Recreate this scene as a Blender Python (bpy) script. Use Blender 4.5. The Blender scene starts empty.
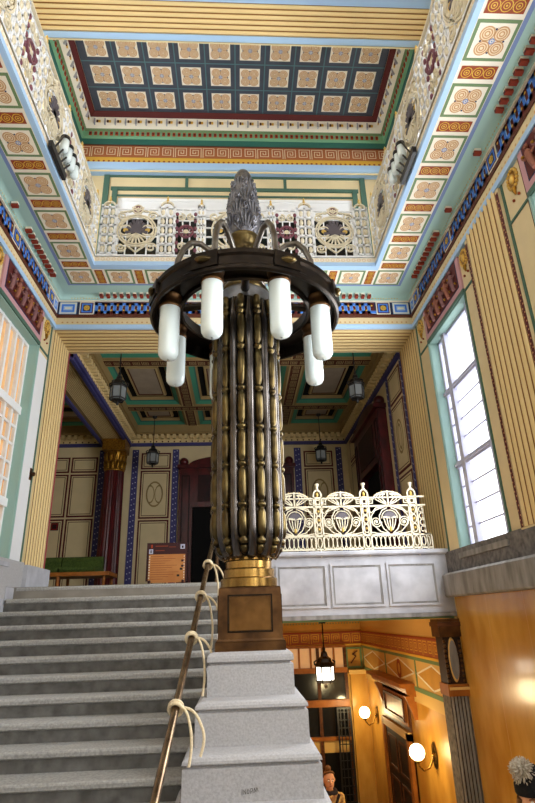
import bpy, math, random
from mathutils import Vector, Matrix
random.seed(7)
PI = math.pi
sc = bpy.context.scene
COL = sc.collection

# ------------------------------------------------------------------ camera
# eye at the origin, X across the hall, Y into it, Z up (metres)
cam_d = bpy.data.cameras.new('camera')
cam = bpy.data.objects.new('camera', cam_d)
COL.objects.link(cam)
cx_ = Vector((0.9979, -0.0089, 0.0535)); cdown = Vector((-0.0465, 0.3723, 0.9269)); cfwd = Vector((-0.0282, -0.9281, 0.3714))
def _norm(a): a = Vector(a); a.normalize(); return a
wY = _norm((240 - 267.5, 618 - 401.5, 539.87)); wZ = _norm((226 - 267.5, -950 - 401.5, 539.87))
wZ = (wZ - wY * wZ.dot(wY)).normalized()
wX = wY.cross(wZ); wX = wX if wX.x > 0 else -wX
right = Vector((wX.x, wY.x, wZ.x)); down = Vector((wX.y, wY.y, wZ.y)); fwd = Vector((wX.z, wY.z, wZ.z))
cam.matrix_world = Matrix(((right.x, -down.x, -fwd.x, 0), (right.y, -down.y, -fwd.y, 0), (right.z, -down.z, -fwd.z, 0), (0, 0, 0, 1)))
cam_d.sensor_fit = 'VERTICAL'; cam_d.sensor_height = 24.0; cam_d.sensor_width = 24.0
cam_d.lens = 24.0 * 539.87 / 803.0
cam_d.clip_start = 0.05
sc.camera = cam
sc.view_settings.view_transform = 'Standard'; sc.view_settings.look = 'None'
sc.view_settings.gamma = 1.0; sc.view_settings.use_curve_mapping = False
sc.view_settings.exposure = 0.28

# ------------------------------------------------------------------ materials
def lin(c):
    return tuple(((x / 255.0) / 12.92 if x / 255.0 <= 0.04045 else ((x / 255.0 + 0.055) / 1.055) ** 2.4) for x in c)
MATS = {}
def mat(name, rgb, rough=0.6, metal=0.0, var=0.0, scale=8.0, bump=0.0, spec=0.3, rgb2=None, stretch=None, emit=None, estr=0.0, coat=0.0, subs=0.0, trans=0.0):
    m = bpy.data.materials.new(name); m.use_nodes = True
    nt = m.node_tree; b = nt.nodes['Principled BSDF']
    c = (*lin(rgb), 1)
    b.inputs['Base Color'].default_value = c
    b.inputs['Roughness'].default_value = rough; b.inputs['Metallic'].default_value = metal
    b.inputs['Specular IOR Level'].default_value = spec
    if coat: b.inputs['Coat Weight'].default_value = coat; b.inputs['Coat Roughness'].default_value = 0.08
    if trans: b.inputs['Transmission Weight'].default_value = trans
    if emit: b.inputs['Emission Color'].default_value = (*lin(emit), 1); b.inputs['Emission Strength'].default_value = estr
    if var or bump or rgb2:
        tc = nt.nodes.new('ShaderNodeTexCoord'); n = nt.nodes.new('ShaderNodeTexNoise')
        n.inputs['Scale'].default_value = scale; n.inputs['Detail'].default_value = 5.0
        if stretch:
            mp = nt.nodes.new('ShaderNodeMapping'); mp.inputs['Scale'].default_value = stretch
            nt.links.new(tc.outputs['Object'], mp.inputs['Vector']); nt.links.new(mp.outputs['Vector'], n.inputs['Vector'])
        else:
            nt.links.new(tc.outputs['Object'], n.inputs['Vector'])
        if rgb2 or var:
            r = nt.nodes.new('ShaderNodeValToRGB')
            r.color_ramp.elements[0].position = 0.32; r.color_ramp.elements[1].position = 0.68
            if rgb2:
                r.color_ramp.elements[0].color = (*lin(rgb2), 1); r.color_ramp.elements[1].color = c
            else:
                r.color_ramp.elements[0].color = tuple(x * (1 - var) for x in c[:3]) + (1,)
                r.color_ramp.elements[1].color = tuple(min(1, x * (1 + var)) for x in c[:3]) + (1,)
            nt.links.new(n.outputs['Fac'], r.inputs['Fac']); nt.links.new(r.outputs['Color'], b.inputs['Base Color'])
        if bump:
            bp = nt.nodes.new('ShaderNodeBump'); bp.inputs['Strength'].default_value = bump; bp.inputs['Distance'].default_value = 0.02
            nt.links.new(n.outputs['Fac'], bp.inputs['Height']); nt.links.new(bp.outputs['Normal'], b.inputs['Normal'])
    MATS[name] = m
    return m
def M(n): return MATS[n]

mat('plaster', (222, 203, 160), 0.75, var=0.04, scale=3)
mat('plaster_pale', (240, 234, 214), 0.75, var=0.03, scale=3)
mat('reed', (228, 203, 147), 0.6)
mat('groove', (142, 96, 44), 0.75)
mat('sky_blue', (172, 206, 240), 0.6)
mat('slate_blue', (124, 144, 188), 0.6)
mat('violet_blue', (70, 68, 122), 0.65)
mat('teal', (156, 190, 182), 0.6)
mat('teal_pale', (172, 206, 198), 0.6)
mat('teal_dark', (52, 108, 98), 0.6)
mat('green_line', (74, 106, 92), 0.6)
mat('sage', (112, 138, 96), 0.6)
mat('green_band', (128, 182, 144), 0.6)
mat('maroon', (92, 34, 32), 0.6)
mat('brown', (92, 48, 30), 0.6)
mat('rust', (150, 68, 38), 0.6)
mat('rust_brown', (176, 104, 66), 0.65)
mat('orange_red', (176, 66, 30), 0.6)
mat('pink', (196, 150, 156), 0.6)
mat('rose', (168, 74, 78), 0.6)
mat('tile_cream', (244, 236, 218), 0.65)
mat('tan', (200, 154, 106), 0.65)
mat('tan_light', (236, 216, 184), 0.65)
mat('key_blue', (74, 132, 232), 0.55)
mat('navy', (38, 48, 84), 0.6)
mat('slate', (72, 78, 90), 0.6, var=0.12, scale=6)
mat('slate_line', (84, 122, 128), 0.6)
mat('gold_paint', (222, 178, 70), 0.5)
mat('gilt', (188, 138, 50), 0.36, metal=0.8, rgb2=(120, 84, 28), scale=22)
mat('white_paint', (238, 240, 242), 0.5)
mat('lilac_grey', (196, 198, 222), 0.5)
mat('iron_cream', (222, 212, 186), 0.5, var=0.04, scale=20)
mat('iron_gold', (206, 172, 92), 0.45)
mat('iron_dark', (92, 86, 92), 0.5)
mat('iron_plum', (120, 72, 84), 0.5)
mat('black_iron', (26, 25, 26), 0.45, spec=0.4)
mat('granite', (188, 187, 188), 0.8, rgb2=(168, 166, 167), scale=60, bump=0.12)
mat('granite_stair', (182, 180, 176), 0.82, rgb2=(148, 147, 143), scale=45, bump=0.12)
mat('granite_dark', (128, 124, 122), 0.85, rgb2=(84, 82, 82), scale=14, bump=0.3)
mat('stone_ledge', (152, 150, 148), 0.8, rgb2=(112, 110, 108), scale=4, stretch=(2, 2, .6))
mat('parapet_stone', (190, 191, 197), 0.75, rgb2=(160, 160, 167), scale=3.5)
mat('bronze', (44, 37, 31), 0.32, metal=0.9, var=0.3, scale=9, spec=0.5)
mat('bronze_brown', (112, 80, 48), 0.36, metal=0.8, rgb2=(62, 42, 28), scale=5)
mat('bronze_gold', (108, 93, 58), 0.28, metal=0.9, rgb2=(58, 47, 30), scale=7)
mat('brass', (186, 148, 80), 0.26, metal=0.92, rgb2=(118, 88, 44), scale=4, stretch=(3, 3, .5))
mat('steel', (104, 98, 94), 0.22, metal=0.9, rgb2=(58, 53, 50), scale=4)
mat('collar_steel', (150, 152, 156), 0.35, metal=0.8, rgb2=(100, 100, 104), scale=5)
mat('pewter', (134, 134, 140), 0.34, metal=0.78, rgb2=(66, 66, 72), scale=10)
mat('opal', (226, 238, 238), 0.14, spec=0.5, coat=0.3)
mat('opal_lit', (250, 245, 230), 0.3, emit=(255, 226, 160), estr=9.0)
mat('lantern_glass', (86, 91, 95), 0.15, spec=0.6, emit=(235, 235, 225), estr=0.05)
mat('lantern_lit', (255, 250, 235), 0.3, emit=(255, 246, 226), estr=7.0)
mat('daylight', (255, 255, 255), 0.3, emit=(246, 249, 255), estr=2.2)
mat('high_fill_glow', (255, 255, 255), 0.3, emit=(242, 247, 255), estr=5.0)  # glow of unseen upper windows, added to brighten the upper hall
mat('front_fill_glow', (255, 255, 255), 0.3, emit=(238, 245, 255), estr=0.85)  # glow of the unseen lower front windows, added as fill
mat('amber_pane', (222, 176, 124), 0.25, rgb2=(190, 140, 90), scale=2.0, spec=0.5, emit=(232, 182, 124), estr=0.28)
mat('gold_marble', (208, 162, 80), 0.22, rgb2=(172, 122, 48), scale=2.6, stretch=(1, 1, .45), spec=0.5, coat=0.25)
mat('gold_wall', (208, 158, 70), 0.35, rgb2=(174, 120, 42), scale=2.4, stretch=(1, 1, .5), spec=0.5)
mat('ochre', (200, 152, 72), 0.6, var=0.08, scale=4)
mat('ochre_pale', (216, 180, 110), 0.6)
mat('wood_brown', (98, 56, 26), 0.45, rgb2=(66, 34, 14), scale=6, stretch=(1, 1, 5))
mat('wood_dark', (46, 26, 16), 0.45, rgb2=(28, 15, 9), scale=6)
mat('wood_amber', (172, 106, 44), 0.4, rgb2=(142, 82, 30), scale=6)
mat('rail_bronze', (146, 122, 94), 0.25, metal=0.8, rgb2=(98, 78, 58), scale=8)
mat('rope', (226, 208, 172), 0.9, var=0.12, scale=60, bump=0.4)
mat('red_marble', (96, 26, 30), 0.32, rgb2=(52, 12, 16), scale=7, stretch=(1, 1, .35), spec=0.4)
mat('red_dark', (52, 13, 17), 0.55, rgb2=(32, 8, 11), scale=5)
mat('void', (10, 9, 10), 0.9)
mat('glass_dark', (22, 24, 28), 0.12, spec=0.6)
mat('green_plush', (74, 92, 36), 0.95, rgb2=(50, 66, 24), scale=30)
mat('board_maroon', (60, 22, 26), 0.4)
mat('board_orange', (212, 146, 84), 0.5, rgb2=(196, 124, 66), scale=3)
mat('ink', (24, 20, 20), 0.5)
mat('ceil_panel', (176, 160, 140), 0.7, var=0.08, scale=4)
mat('key_cream', (196, 172, 120), 0.6)
mat('relief_a', (146, 92, 74), 0.6)
mat('relief_b', (128, 88, 88), 0.6)
mat('granite_riser_shaded', (116, 114, 110), 0.85, rgb2=(84, 82, 78), scale=9, bump=0.1)  # darker granite: riser shade put into the colour; scratched letters borrow it
mat('bronze_panel', (128, 94, 54), 0.3, metal=0.85, rgb2=(72, 50, 30), scale=4)
mat('dull_ochre', (158, 132, 84), 0.7, var=0.05, scale=4)
mat('dentil_red', (150, 58, 36), 0.6)
mat('coffer_green', (72, 146, 118), 0.6)
mat('arm_bronze', (128, 122, 114), 0.3, metal=0.85, rgb2=(88, 82, 76), scale=5)
mat('gilt_light', (222, 182, 96), 0.35, metal=0.6)
mat('skin', (208, 150, 116), 0.5)
mat('hair_brown', (96, 62, 32), 0.6, var=0.3, scale=60)
mat('coat_floral', (200, 168, 100), 0.8, rgb2=(120, 66, 44), scale=16)
mat('scarf_dark', (32, 24, 30), 0.9)
mat('black_knit', (20, 19, 21), 0.95, var=0.3, scale=60, bump=0.4)
mat('pale_fur', (206, 196, 178), 0.95, rgb2=(150, 138, 120), scale=50)
mat('coat_navy', (40, 42, 54), 0.85)
mat('trouser', (36, 36, 44), 0.85)
mat('eye_white', (235, 232, 226), 0.3)
mat('lip', (150, 74, 66), 0.5)
mat('floor_stone', (150, 144, 134), 0.5, rgb2=(120, 114, 106), scale=3)
mat('red_sign', (170, 30, 32), 0.5)

# ------------------------------------------------------------------ mesh builder
class Fr:   # a local frame: u along, v up, w out
    def __init__(s, o, u, v, n): s.o = Vector(o); s.u = Vector(u); s.v = Vector(v); s.n = Vector(n)
    def p(s, u, v, w=0.0): return s.o + s.u * u + s.v * v + s.n * w
class MB:
    def __init__(s): s.V = []; s.F = []; s.I = []; s.S = []; s.mats = []
    def mi(s, m):
        if m not in s.mats: s.mats.append(m)
        return s.mats.index(m)
    def face(s, pts, m, smooth=False):
        b = len(s.V); s.V += [tuple(p) for p in pts]; s.F.append(tuple(range(b, b + len(pts)))); s.I.append(s.mi(m)); s.S.append(smooth)
    def grid(s, rows, m, cu=False, cv=False, smooth=True):
        b = len(s.V); nr = len(rows); nc = len(rows[0]); k = s.mi(m)
        for r in rows: s.V += [tuple(p) for p in r]
        for i in range(nr if cv else nr - 1):
            for j in range(nc if cu else nc - 1):
                a = b + i * nc + j; c = b + i * nc + (j + 1) % nc
                d = b + ((i + 1) % nr) * nc + (j + 1) % nc; e = b + ((i + 1) % nr) * nc + j
                s.F.append((a, c, d, e)); s.I.append(k); s.S.append(smooth)
    def box(s, x0, x1, y0, y1, z0, z1, m, bev=0.0):
        s.fbox(Fr((0, 0, 0), (1, 0, 0), (0, 0, 1), (0, -1, 0)), x0, x1, z0, z1, -y1, -y0, m)
    def fbox(s, F, u0, u1, v0, v1, w0, w1, m, back=True):
        P = [F.p(u, v, w) for w in (w0, w1) for v in (v0, v1) for u in (u0, u1)]
        b = len(s.V); s.V += [tuple(p) for p in P]; k = s.mi(m)
        fs = [(4, 5, 7, 6), (0, 1, 5, 4), (2, 6, 7, 3), (0, 4, 6, 2), (1, 3, 7, 5)]
        if back: fs.append((0, 2, 3, 1))
        for f in fs: s.F.append(tuple(b + i for i in f)); s.I.append(k); s.S.append(False)
    def rect(s, F, u0, u1, v0, v1, w, m): s.face([F.p(u0, v0, w), F.p(u1, v0, w), F.p(u1, v1, w), F.p(u0, v1, w)], m)
    def disc(s, F, u, v, r, w, m, n=14, sy=1.0): s.face([F.p(u + r * math.cos(2 * PI * i / n), v + sy * r * math.sin(2 * PI * i / n), w) for i in range(n)], m)
    def ring(s, F, u, v, r0, r1, w, m, n=16, sy=1.0, a0=0, a1=2 * PI):
        A = [a0 + (a1 - a0) * i / n for i in range(n + 1)]
        s.grid([[F.p(u + r * math.cos(a), v + sy * r * math.sin(a), w) for a in A] for r in (r0, r1)], m, smooth=False)
    def frame(s, F, u0, u1, v0, v1, t, w, m, h=None):
        R = ((u0, u1, v0, v0 + t), (u0, u1, v1 - t, v1), (u0, u0 + t, v0 + t, v1 - t), (u1 - t, u1, v0 + t, v1 - t))
        for a in R:
            if h: s.fbox(F, *a, w, w + h, m)
            else: s.rect(F, *a, w, m)
    def stroke(s, F, pts, t, w, m, h=0.0):   # polyline of flat bar, thickness t, height h
        for (a, b) in zip(pts[:-1], pts[1:]):
            d = Vector((b[0] - a[0], b[1] - a[1])); L = d.length
            if L < 1e-6: continue
            d /= L; q = Vector((-d.y, d.x)) * t / 2; e = d * t / 2
            c = [(a[0] - e.x + q.x, a[1] - e.y + q.y), (a[0] - e.x - q.x, a[1] - e.y - q.y), (b[0] + e.x - q.x, b[1] + e.y - q.y), (b[0] + e.x + q.x, b[1] + e.y + q.y)]
            top = [F.p(x, y, w + h) for x, y in c]; s.face(top, m)
            if h:
                bot = [F.p(x, y, w) for x, y in c]; s.face(bot[::-1], m)
                for i in range(4): s.face([bot[i], bot[(i + 1) % 4], top[(i + 1) % 4], top[i]], m)
    def ribbon(s, F, pts, t, w, m, h):   # smooth bar following a curve, square section
        n = len(pts); rows = [[], [], [], []]
        for i, p in enumerate(pts):
            a = pts[max(0, i - 1)]; b = pts[min(n - 1, i + 1)]
            d = Vector((b[0] - a[0], b[1] - a[1])); d = d.normalized() if d.length else Vector((1, 0)); q = Vector((-d.y, d.x)) * t / 2
            rows[0].append(F.p(p[0] + q.x, p[1] + q.y, w)); rows[1].append(F.p(p[0] + q.x, p[1] + q.y, w + h))
            rows[2].append(F.p(p[0] - q.x, p[1] - q.y, w + h)); rows[3].append(F.p(p[0] - q.x, p[1] - q.y, w))
        s.grid(rows, m, cv=True, smooth=False)
    def lathe(s, c, prof, m, n=24, smooth=True, a0=0.0, a1=2 * PI, cap=False, hard=False):   # prof: (r, z)
        if hard:
            for q in zip(prof[:-1], prof[1:]): s.lathe(c, list(q), m, n, smooth, a0, a1)
            return
        full = abs(a1 - a0 - 2 * PI) < 1e-6; k = n if full else n + 1
        rows = [[(c[0] + r * math.cos(a0 + (a1 - a0) * i / n), c[1] + r * math.sin(a0 + (a1 - a0) * i / n), c[2] + z) for i in range(k)] for r, z in prof]
        s.grid(rows, m, cu=full, smooth=smooth)
        if cap:
            s.face(rows[0][::-1], m); s.face(rows[-1], m)
    def tube(s, path, r, m, n=8, closed=False, cap=True):
        pts = [Vector(p) for p in path]; N = len(pts); rr = r if isinstance(r, (list, tuple)) else [r] * N
        rows = []; prev = None
        for i, p in enumerate(pts):
            if closed: t = pts[(i + 1) % N] - pts[i - 1]
            else: t = pts[min(N - 1, i + 1)] - pts[max(0, i - 1)]
            t.normalize()
            if prev is None:
                a = Vector((0, 0, 1)) if abs(t.z) < .9 else Vector((1, 0, 0)); x = t.cross(a).normalized()
            else: x = (prev - t * prev.dot(t)).normalized()
            prev = x; y = t.cross(x)
            rows.append([p + (x * math.cos(2 * PI * j / n) + y * math.sin(2 * PI * j / n)) * rr[i] for j in range(n)])
        s.grid(rows, m, cu=True, cv=closed)
        if cap and not closed: s.face(rows[0][::-1], m); s.face(rows[-1], m)
    def sphere(s, c, r, m, n=12, k=8, sc_=(1, 1, 1)):
        s.grid([[(c[0] + sc_[0] * r * math.sin(PI * i / k) * math.cos(2 * PI * j / n), c[1] + sc_[1] * r * math.sin(PI * i / k) * math.sin(2 * PI * j / n), c[2] + sc_[2] * r * math.cos(PI * i / k)) for j in range(n)] for i in range(k + 1)], m, cu=True)
    def extr(s, F, poly, u0, u1, m, smooth=False, caps=True):   # poly of (w, v), swept along u
        A = [F.p(u0, v, w) for w, v in poly]; B = [F.p(u1, v, w) for w, v in poly]
        s.grid([A, B], m, cu=True, smooth=smooth)
        if caps: s.face(A, m); s.face(B[::-1], m)
    def reeds(s, F, u0, u1, v0, v1, n, m1='reed', m2='groove', d=0.014, vertical=True, slant=None):
        pitch = (u1 - u0) / n; g = pitch * .27
        for i in range(n):
            a = u0 + i * pitch + g / 2; b = a + pitch - g; K = 7
            if vertical:
                rows = [[F.p(a + (b - a) * (1 - math.cos(PI * j / K)) / 2, v, d * math.sin(PI * j / K)) for j in range(K + 1)] for v in (v0, v1)]
            else:
                rows = [[F.p(v, a + (b - a) * (1 - math.cos(PI * j / K)) / 2, d * math.sin(PI * j / K)) for j in range(K + 1)] for v in (v0, v1)]
            s.grid(rows, m1)
        if vertical: s.rect(F, u0, u1, v0, v1, 0.001, m2)
        else: s.rect(F, v0, v1, u0, u1, 0.001, m2)
    def build(s, name, parent=None, kind=None, loc=None):
        me = bpy.data.meshes.new(name); me.from_pydata(s.V, [], s.F)
        for m in s.mats: me.materials.append(M(m))
        me.polygons.foreach_set('material_index', s.I); me.polygons.foreach_set('use_smooth', s.S)
        me.update()
        o = bpy.data.objects.new(name, me); COL.objects.link(o)
        if parent:
            o.parent = parent
            if parent.type == 'EMPTY' or loc is None: o.matrix_parent_inverse = Matrix.Translation(-world_loc(parent))
        if loc is not None: o.location = loc
        if kind: o['kind'] = kind
        return o
def world_loc(o):
    v = Vector(o.location)
    while o.parent is not None:
        if o.matrix_parent_inverse != Matrix.Identity(4): v = v + o.matrix_parent_inverse.translation
        o = o.parent; v = v + Vector(o.location)
    return v
def thing(name, label, cat, loc=(0, 0, 0), group=None):
    o = bpy.data.objects.new(name, None); COL.objects.link(o); o.location = loc; o.empty_display_size = .1
    return tag(o, label, cat, group)
def tag(o, label, cat, group=None):
    o['label'] = label; o['category'] = cat
    if group: o['group'] = group
    return o
def struct(name, mb, parent=None):
    return mb.build(name, parent, 'structure' if parent is None else None)
def dup(root, loc, rotz=0.0, label=None, group=None, rename=None):
    r = root.copy(); COL.objects.link(r); r.location = loc; r.rotation_euler = (0, 0, rotz)
    if label: r['label'] = label
    if group: r['group'] = group
    for ch in list(root.children):
        c = ch.copy(); COL.objects.link(c); c.parent = r
        for g in ch.children:
            d = g.copy(); COL.objects.link(d); d.parent = c
    return r

# ------------------------------------------------------------------ measures
W = 3.2            # half width of the hall
YB = 8.45          # face of the portal / front of the bridge
YP = 9.40          # back face of the portal
YV = 15.2          # rear wall of the vestibule
LZ = 0.487         # landing level
ZP = 4.78          # underside of the portal beam
ZS = 5.40          # gallery soffit
GI = 2.32          # gallery inner edge
GB = 7.45          # gallery front edge at the back
ZB = 8.40          # underside of the high beams
ZC = 9.62          # painted ceiling
YF = -3.2          # wall behind the viewer
SF = lambda side: Fr((side * W, 0, 0), (0, 1, 0), (0, 0, 1), (-side, 0, 0))    # side wall frame: u = y, v = z, w = into hall
BF = lambda y: Fr((0, y, 0), (1, 0, 0), (0, 0, 1), (0, -1, 0))                  # frontal frame: u = x, v = z, w = towards viewer
UF = lambda z: Fr((0, 0, z), (1, 0, 0), (0, 1, 0), (0, 0, -1))                  # ceiling frame: u = x, v = y, w = down

# ------------------------------------------------------------------ pattern pieces
def spiral_pts(cx, cy, r0, r1, turns, a0=0, n=30, sgn=1):
    return [(cx + (r0 + (r1 - r0) * i / n) * math.cos(a0 + sgn * 2 * PI * turns * i / n), cy + (r0 + (r1 - r0) * i / n) * math.sin(a0 + sgn * 2 * PI * turns * i / n)) for i in range(n + 1)]
def rosette(mb, F, u, v, s, w, line='tan', fill='tan_light', hub='slate_blue'):
    q = s * .235
    for a, b in ((1, 1), (1, -1), (-1, 1), (-1, -1)):
        mb.disc(F, u + a * q, v + b * q, s * .235, w, fill, 18)
        for r in (.225, .15, .075): mb.ring(F, u + a * q, v + b * q, s * (r - .022), s * (r + .02), w + .001, line, 18)
    mb.disc(F, u, v, s * .1, w + .002, 'tile_cream', 14); mb.ring(F, u, v, s * .06, s * .1, w + .003, hub, 14); mb.disc(F, u, v, s * .035, w + .003, hub, 10)
    for a, b in ((1, 0), (-1, 0), (0, 1), (0, -1)): mb.disc(F, u + a * s * .38, v + b * s * .38, s * .035, w + .002, 'navy', 8)
def soffit_tile(mb, F, u, v, su, sv):
    mb.rect(F, u - su / 2, u + su / 2, v - sv / 2, v + sv / 2, .003, 'sage')
    mb.rect(F, u - su / 2 + .035, u + su / 2 - .035, v - sv / 2 + .035, v + sv / 2 - .035, .005, 'tile_cream')
    rosette(mb, F, u, v, min(su, sv) - .11, .007)
def rust_strip(mb, F, u, v, su, sv):
    mb.rect(F, u - su / 2, u + su / 2, v - sv / 2, v + sv / 2, .005, 'rust')
    ax = su > sv; L = max(su, sv); r = min(su, sv) * .38
    for k in (-1, 0, 1):
        a, b = (u + k * L * .31, v) if ax else (u, v + k * L * .31)
        for q in (1.0, .5): mb.ring(F, a, b, r * q - .004, r * q + .005, .007, 'gold_paint', 12)
        mb.disc(F, a, b, .012, .007, 'gold_paint', 6)
def wave_key(mb, F, u0, u1, v0, v1, period, w):
    n = max(1, round((u1 - u0) / period)); p = (u1 - u0) / n; t = (v1 - v0) * .2
    a = v0 + t * .9; b = v1 - t * .9
    pts = []
    for i in range(n):
        x = u0 + i * p
        pts += [(x, a), (x + p * .02, a), (x + p * .02, b), (x + p * .52, b), (x + p * .52, a)]
        mb.disc(F, x + p * .27, a + t * .6, .018, w + .018, 'gold_paint', 8); mb.disc(F, x + p * .77, b - t * .6, .018, w + .018, 'gold_paint', 8)
    pts.append((u1, a))
    mb.rect(F, u0, u1, v0, v1, w + .002, 'maroon')
    mb.stroke(F, pts, t * 1.25, w + .008, 'sky_blue'); mb.stroke(F, pts, t * .95, w + .013, 'key_blue')
def square_boss(mb, F, u, v0, v1, w):
    h = (v1 - v0) / 2; v = (v0 + v1) / 2
    mb.fbox(F, u - h, u + h, v0, v1, w, w + .012, 'tile_cream')
    mb.rect(F, u - h * .86, u + h * .86, v - h * .86, v + h * .86, w + .014, 'maroon')
    mb.rect(F, u - h * .72, u + h * .72, v - h * .72, v + h * .72, w + .015, 'key_blue')
    mb.rect(F, u - h * .5, u + h * .5, v - h * .5, v + h * .5, w + .016, 'navy')
    for k in range(8):
        mb.disc(F, u + h * .3 * math.cos(k * PI / 4), v + h * .3 * math.sin(k * PI / 4), h * .14, w + .018, 'gold_paint', 8)
    mb.disc(F, u, v, h * .16, w + .02, 'gold_paint', 8)
def fret_end(mb, F, u0, u1, v0, v1, w):
    mb.rect(F, u0, u1, v0, v1, w, 'sky_blue')
    mb.frame(F, u0 + .01, u1 - .01, v0 + .01, v1 - .01, .02, w + .002, 'tile_cream')
    mb.frame(F, u0 + .04, u1 - .04, v0 + .045, v1 - .045, .03, w + .002, 'key_blue'); mb.rect(F, u0 + .09, u1 - .09, v0 + .1, v1 - .1, w + .002, 'tile_cream')
def fret_spiral(mb, F, u, v, h, w, m, t, flip=1):
    P = [(-.5, -.5), (-.5, .5), (.42, .5), (.42, -.32), (-.26, -.32), (-.26, .28), (.2, .28), (.2, -.1), (-.04, -.1), (-.04, .08)]
    mb.stroke(F, [(u + flip * a * h, v + b * h) for a, b in P], t, w, m)
def dots(mb, F, u0, u1, v, r, step, w, m, n=6):
    k = max(1, int((u1 - u0) / step))
    for i in range(k): mb.disc(F, u0 + (i + .5) * (u1 - u0) / k, v, r, w, m, n)
def dentils(mb, F, u0, u1, v0, v1, w0, w1, step, m, m2):
    k = max(1, int((u1 - u0) / step))
    for i in range(k):
        a = u0 + (i + .5) * (u1 - u0) / k
        mb.fbox(F, a - step * .27, a + step * .27, v0 + (v1 - v0) * .55, v1, w0, w1, 'tile_cream')
        mb.fbox(F, a - step * .24, a + step * .24, v0, v0 + (v1 - v0) * .55, w0, w1 + .005, m)
        mb.fbox(F, a - step * .12, a + step * .12, v0 + .005, v0 + (v1 - v0) * .45, w1 + .005, w1 + .01, m2)

# ------------------------------------------------------------------ side walls (hall)
# bays along y: window bays and reeded pilasters, the same on both sides
BAYS = [(6.35, 7.87), (2.95, 4.47), (-1.4, .12)]
PILS = [(5.05, 5.94), (1.65, 2.54)]
def side_wall(side, name):
    mb = MB(); F = SF(side)
    # plain wall around the window openings, 0.3 thick
    edges = [YF]
    for a, b in reversed(BAYS): edges += [a, b]
    edges.append(YB)
    segs = [(edges[i], edges[i + 1]) for i in range(0, len(edges), 2)]
    lo = LZ + .34
    for a, b in segs: mb.fbox(F, a, b, lo, ZP + .62, -.3, 0, 'plaster')
    for a, b in BAYS:
        mb.fbox(F, a, b, 4.16, ZP + .62, -.3, 0, 'plaster')
        for y in (a, b):   # teal reveals
            d = .012 if y == a else -.012
            mb.fbox(F, min(y, y + d), max(y, y + d), .76, 4.16, -.29, .004, 'teal')
        mb.fbox(F, a, b, 4.148, 4.162, -.29, .004, 'teal')
        # green architrave lines and pale strips
        for q0, q1 in ((a - .34, a - .30), (b + .46, b + .50)): mb.fbox(F, q0, q1, lo, 4.86, 0, .012, 'green_line')
        mb.fbox(F, a - .035, a, lo, 4.16, 0, .02, 'green_line'); mb.fbox(F, b, b + .035, lo, 4.2, 0, .02, 'teal')
        mb.fbox(F, a - .3, a, 4.16, 4.19, 0, .015, 'green_line'); mb.fbox(F, b, b + .46, 4.16, 4.19, 0, .015, 'green_line')
        mb.fbox(F, a - .02, b + .02, 4.16, 4.22, 0, .03, 'green_line')
        mb.fbox(F, a - .3, a - .04, lo + .3, 4.05, 0, .006, 'plaster'); mb.fbox(F, b + .05, b + .44, lo + .02, 4.1, 0, .006, 'white_paint' if side < 0 else 'plaster')  # left strip whitened: its bright lighting is put into the colour
        mb.rect(F, b + .05, b + .065, lo, 4.8, .008, 'brown')
    return struct(name, mb)
wall_left = side_wall(-1, 'wall_left'); wall_right = side_wall(1, 'wall_right')

def pilaster(side, y0, y1, n, name, first_border=True):
    mb = MB(); F = SF(side); lo = LZ + .34
    mb.fbox(F, y0 - .07, y1 + .07, lo, 4.80, 0, .04, 'plaster')
    F2 = Fr(F.p(0, 0, .04), F.u, F.v, F.n)
    mb.reeds(F2, y0, y1, lo + .02, 4.80, n)
    if first_border:
        for a, b in ((y0 - .065, y0 - .005), (y1 + .005, y1 + .065)):
            mb.rect(F2, a, b, lo + .02, 4.7, .003, 'maroon')
            k = 70
            for i in range(k):
                v = lo + .05 + i * (4.6 - lo) / k
                mb.disc(F2, (a + b) / 2 + (.014 if i % 2 else -.014), v, .013, .005, 'tan', 5)
    return struct(name, mb)
t_i = 1
for side in (-1, 1):
    for (a, b) in PILS:
        pilaster(side, a, b, 8, 'trim_%d' % t_i); t_i += 1
# portal jambs: reeded faces carrying the ribbed beam
for side in (-1, 1):
    mb = MB(); F = SF(side)
    mb.fbox(F, YB, YP, -.06 if side > 0 else LZ, 5.3, -.3, -.001, 'plaster')
    mb.reeds(F, YB + .08, YP - .07, LZ + .34 if side < 0 else .9, ZP, 7, d=.012)
    mb.rect(F, YB, YB + .07, LZ, ZP, .003, 'reed'); mb.rect(F, YB + .055, YB + .075, LZ, ZP, .006, 'brown')
    mb.rect(F, YP - .06, YP, LZ + .3, ZP, .006, 'rose' if side < 0 else 'ochre')
    struct('trim_%d' % t_i, mb); t_i += 1

# portal beam with ribbed soffit
mb = MB()
mb.box(-W - .3, W + .3, YB, YP, ZP, 5.58, "plaster")
mb.reeds(UF(ZP), YB + .05, YP - .03, -W, W, 7, d=.012, vertical=False)
struct('trim_%d' % t_i, mb); t_i += 1

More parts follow.
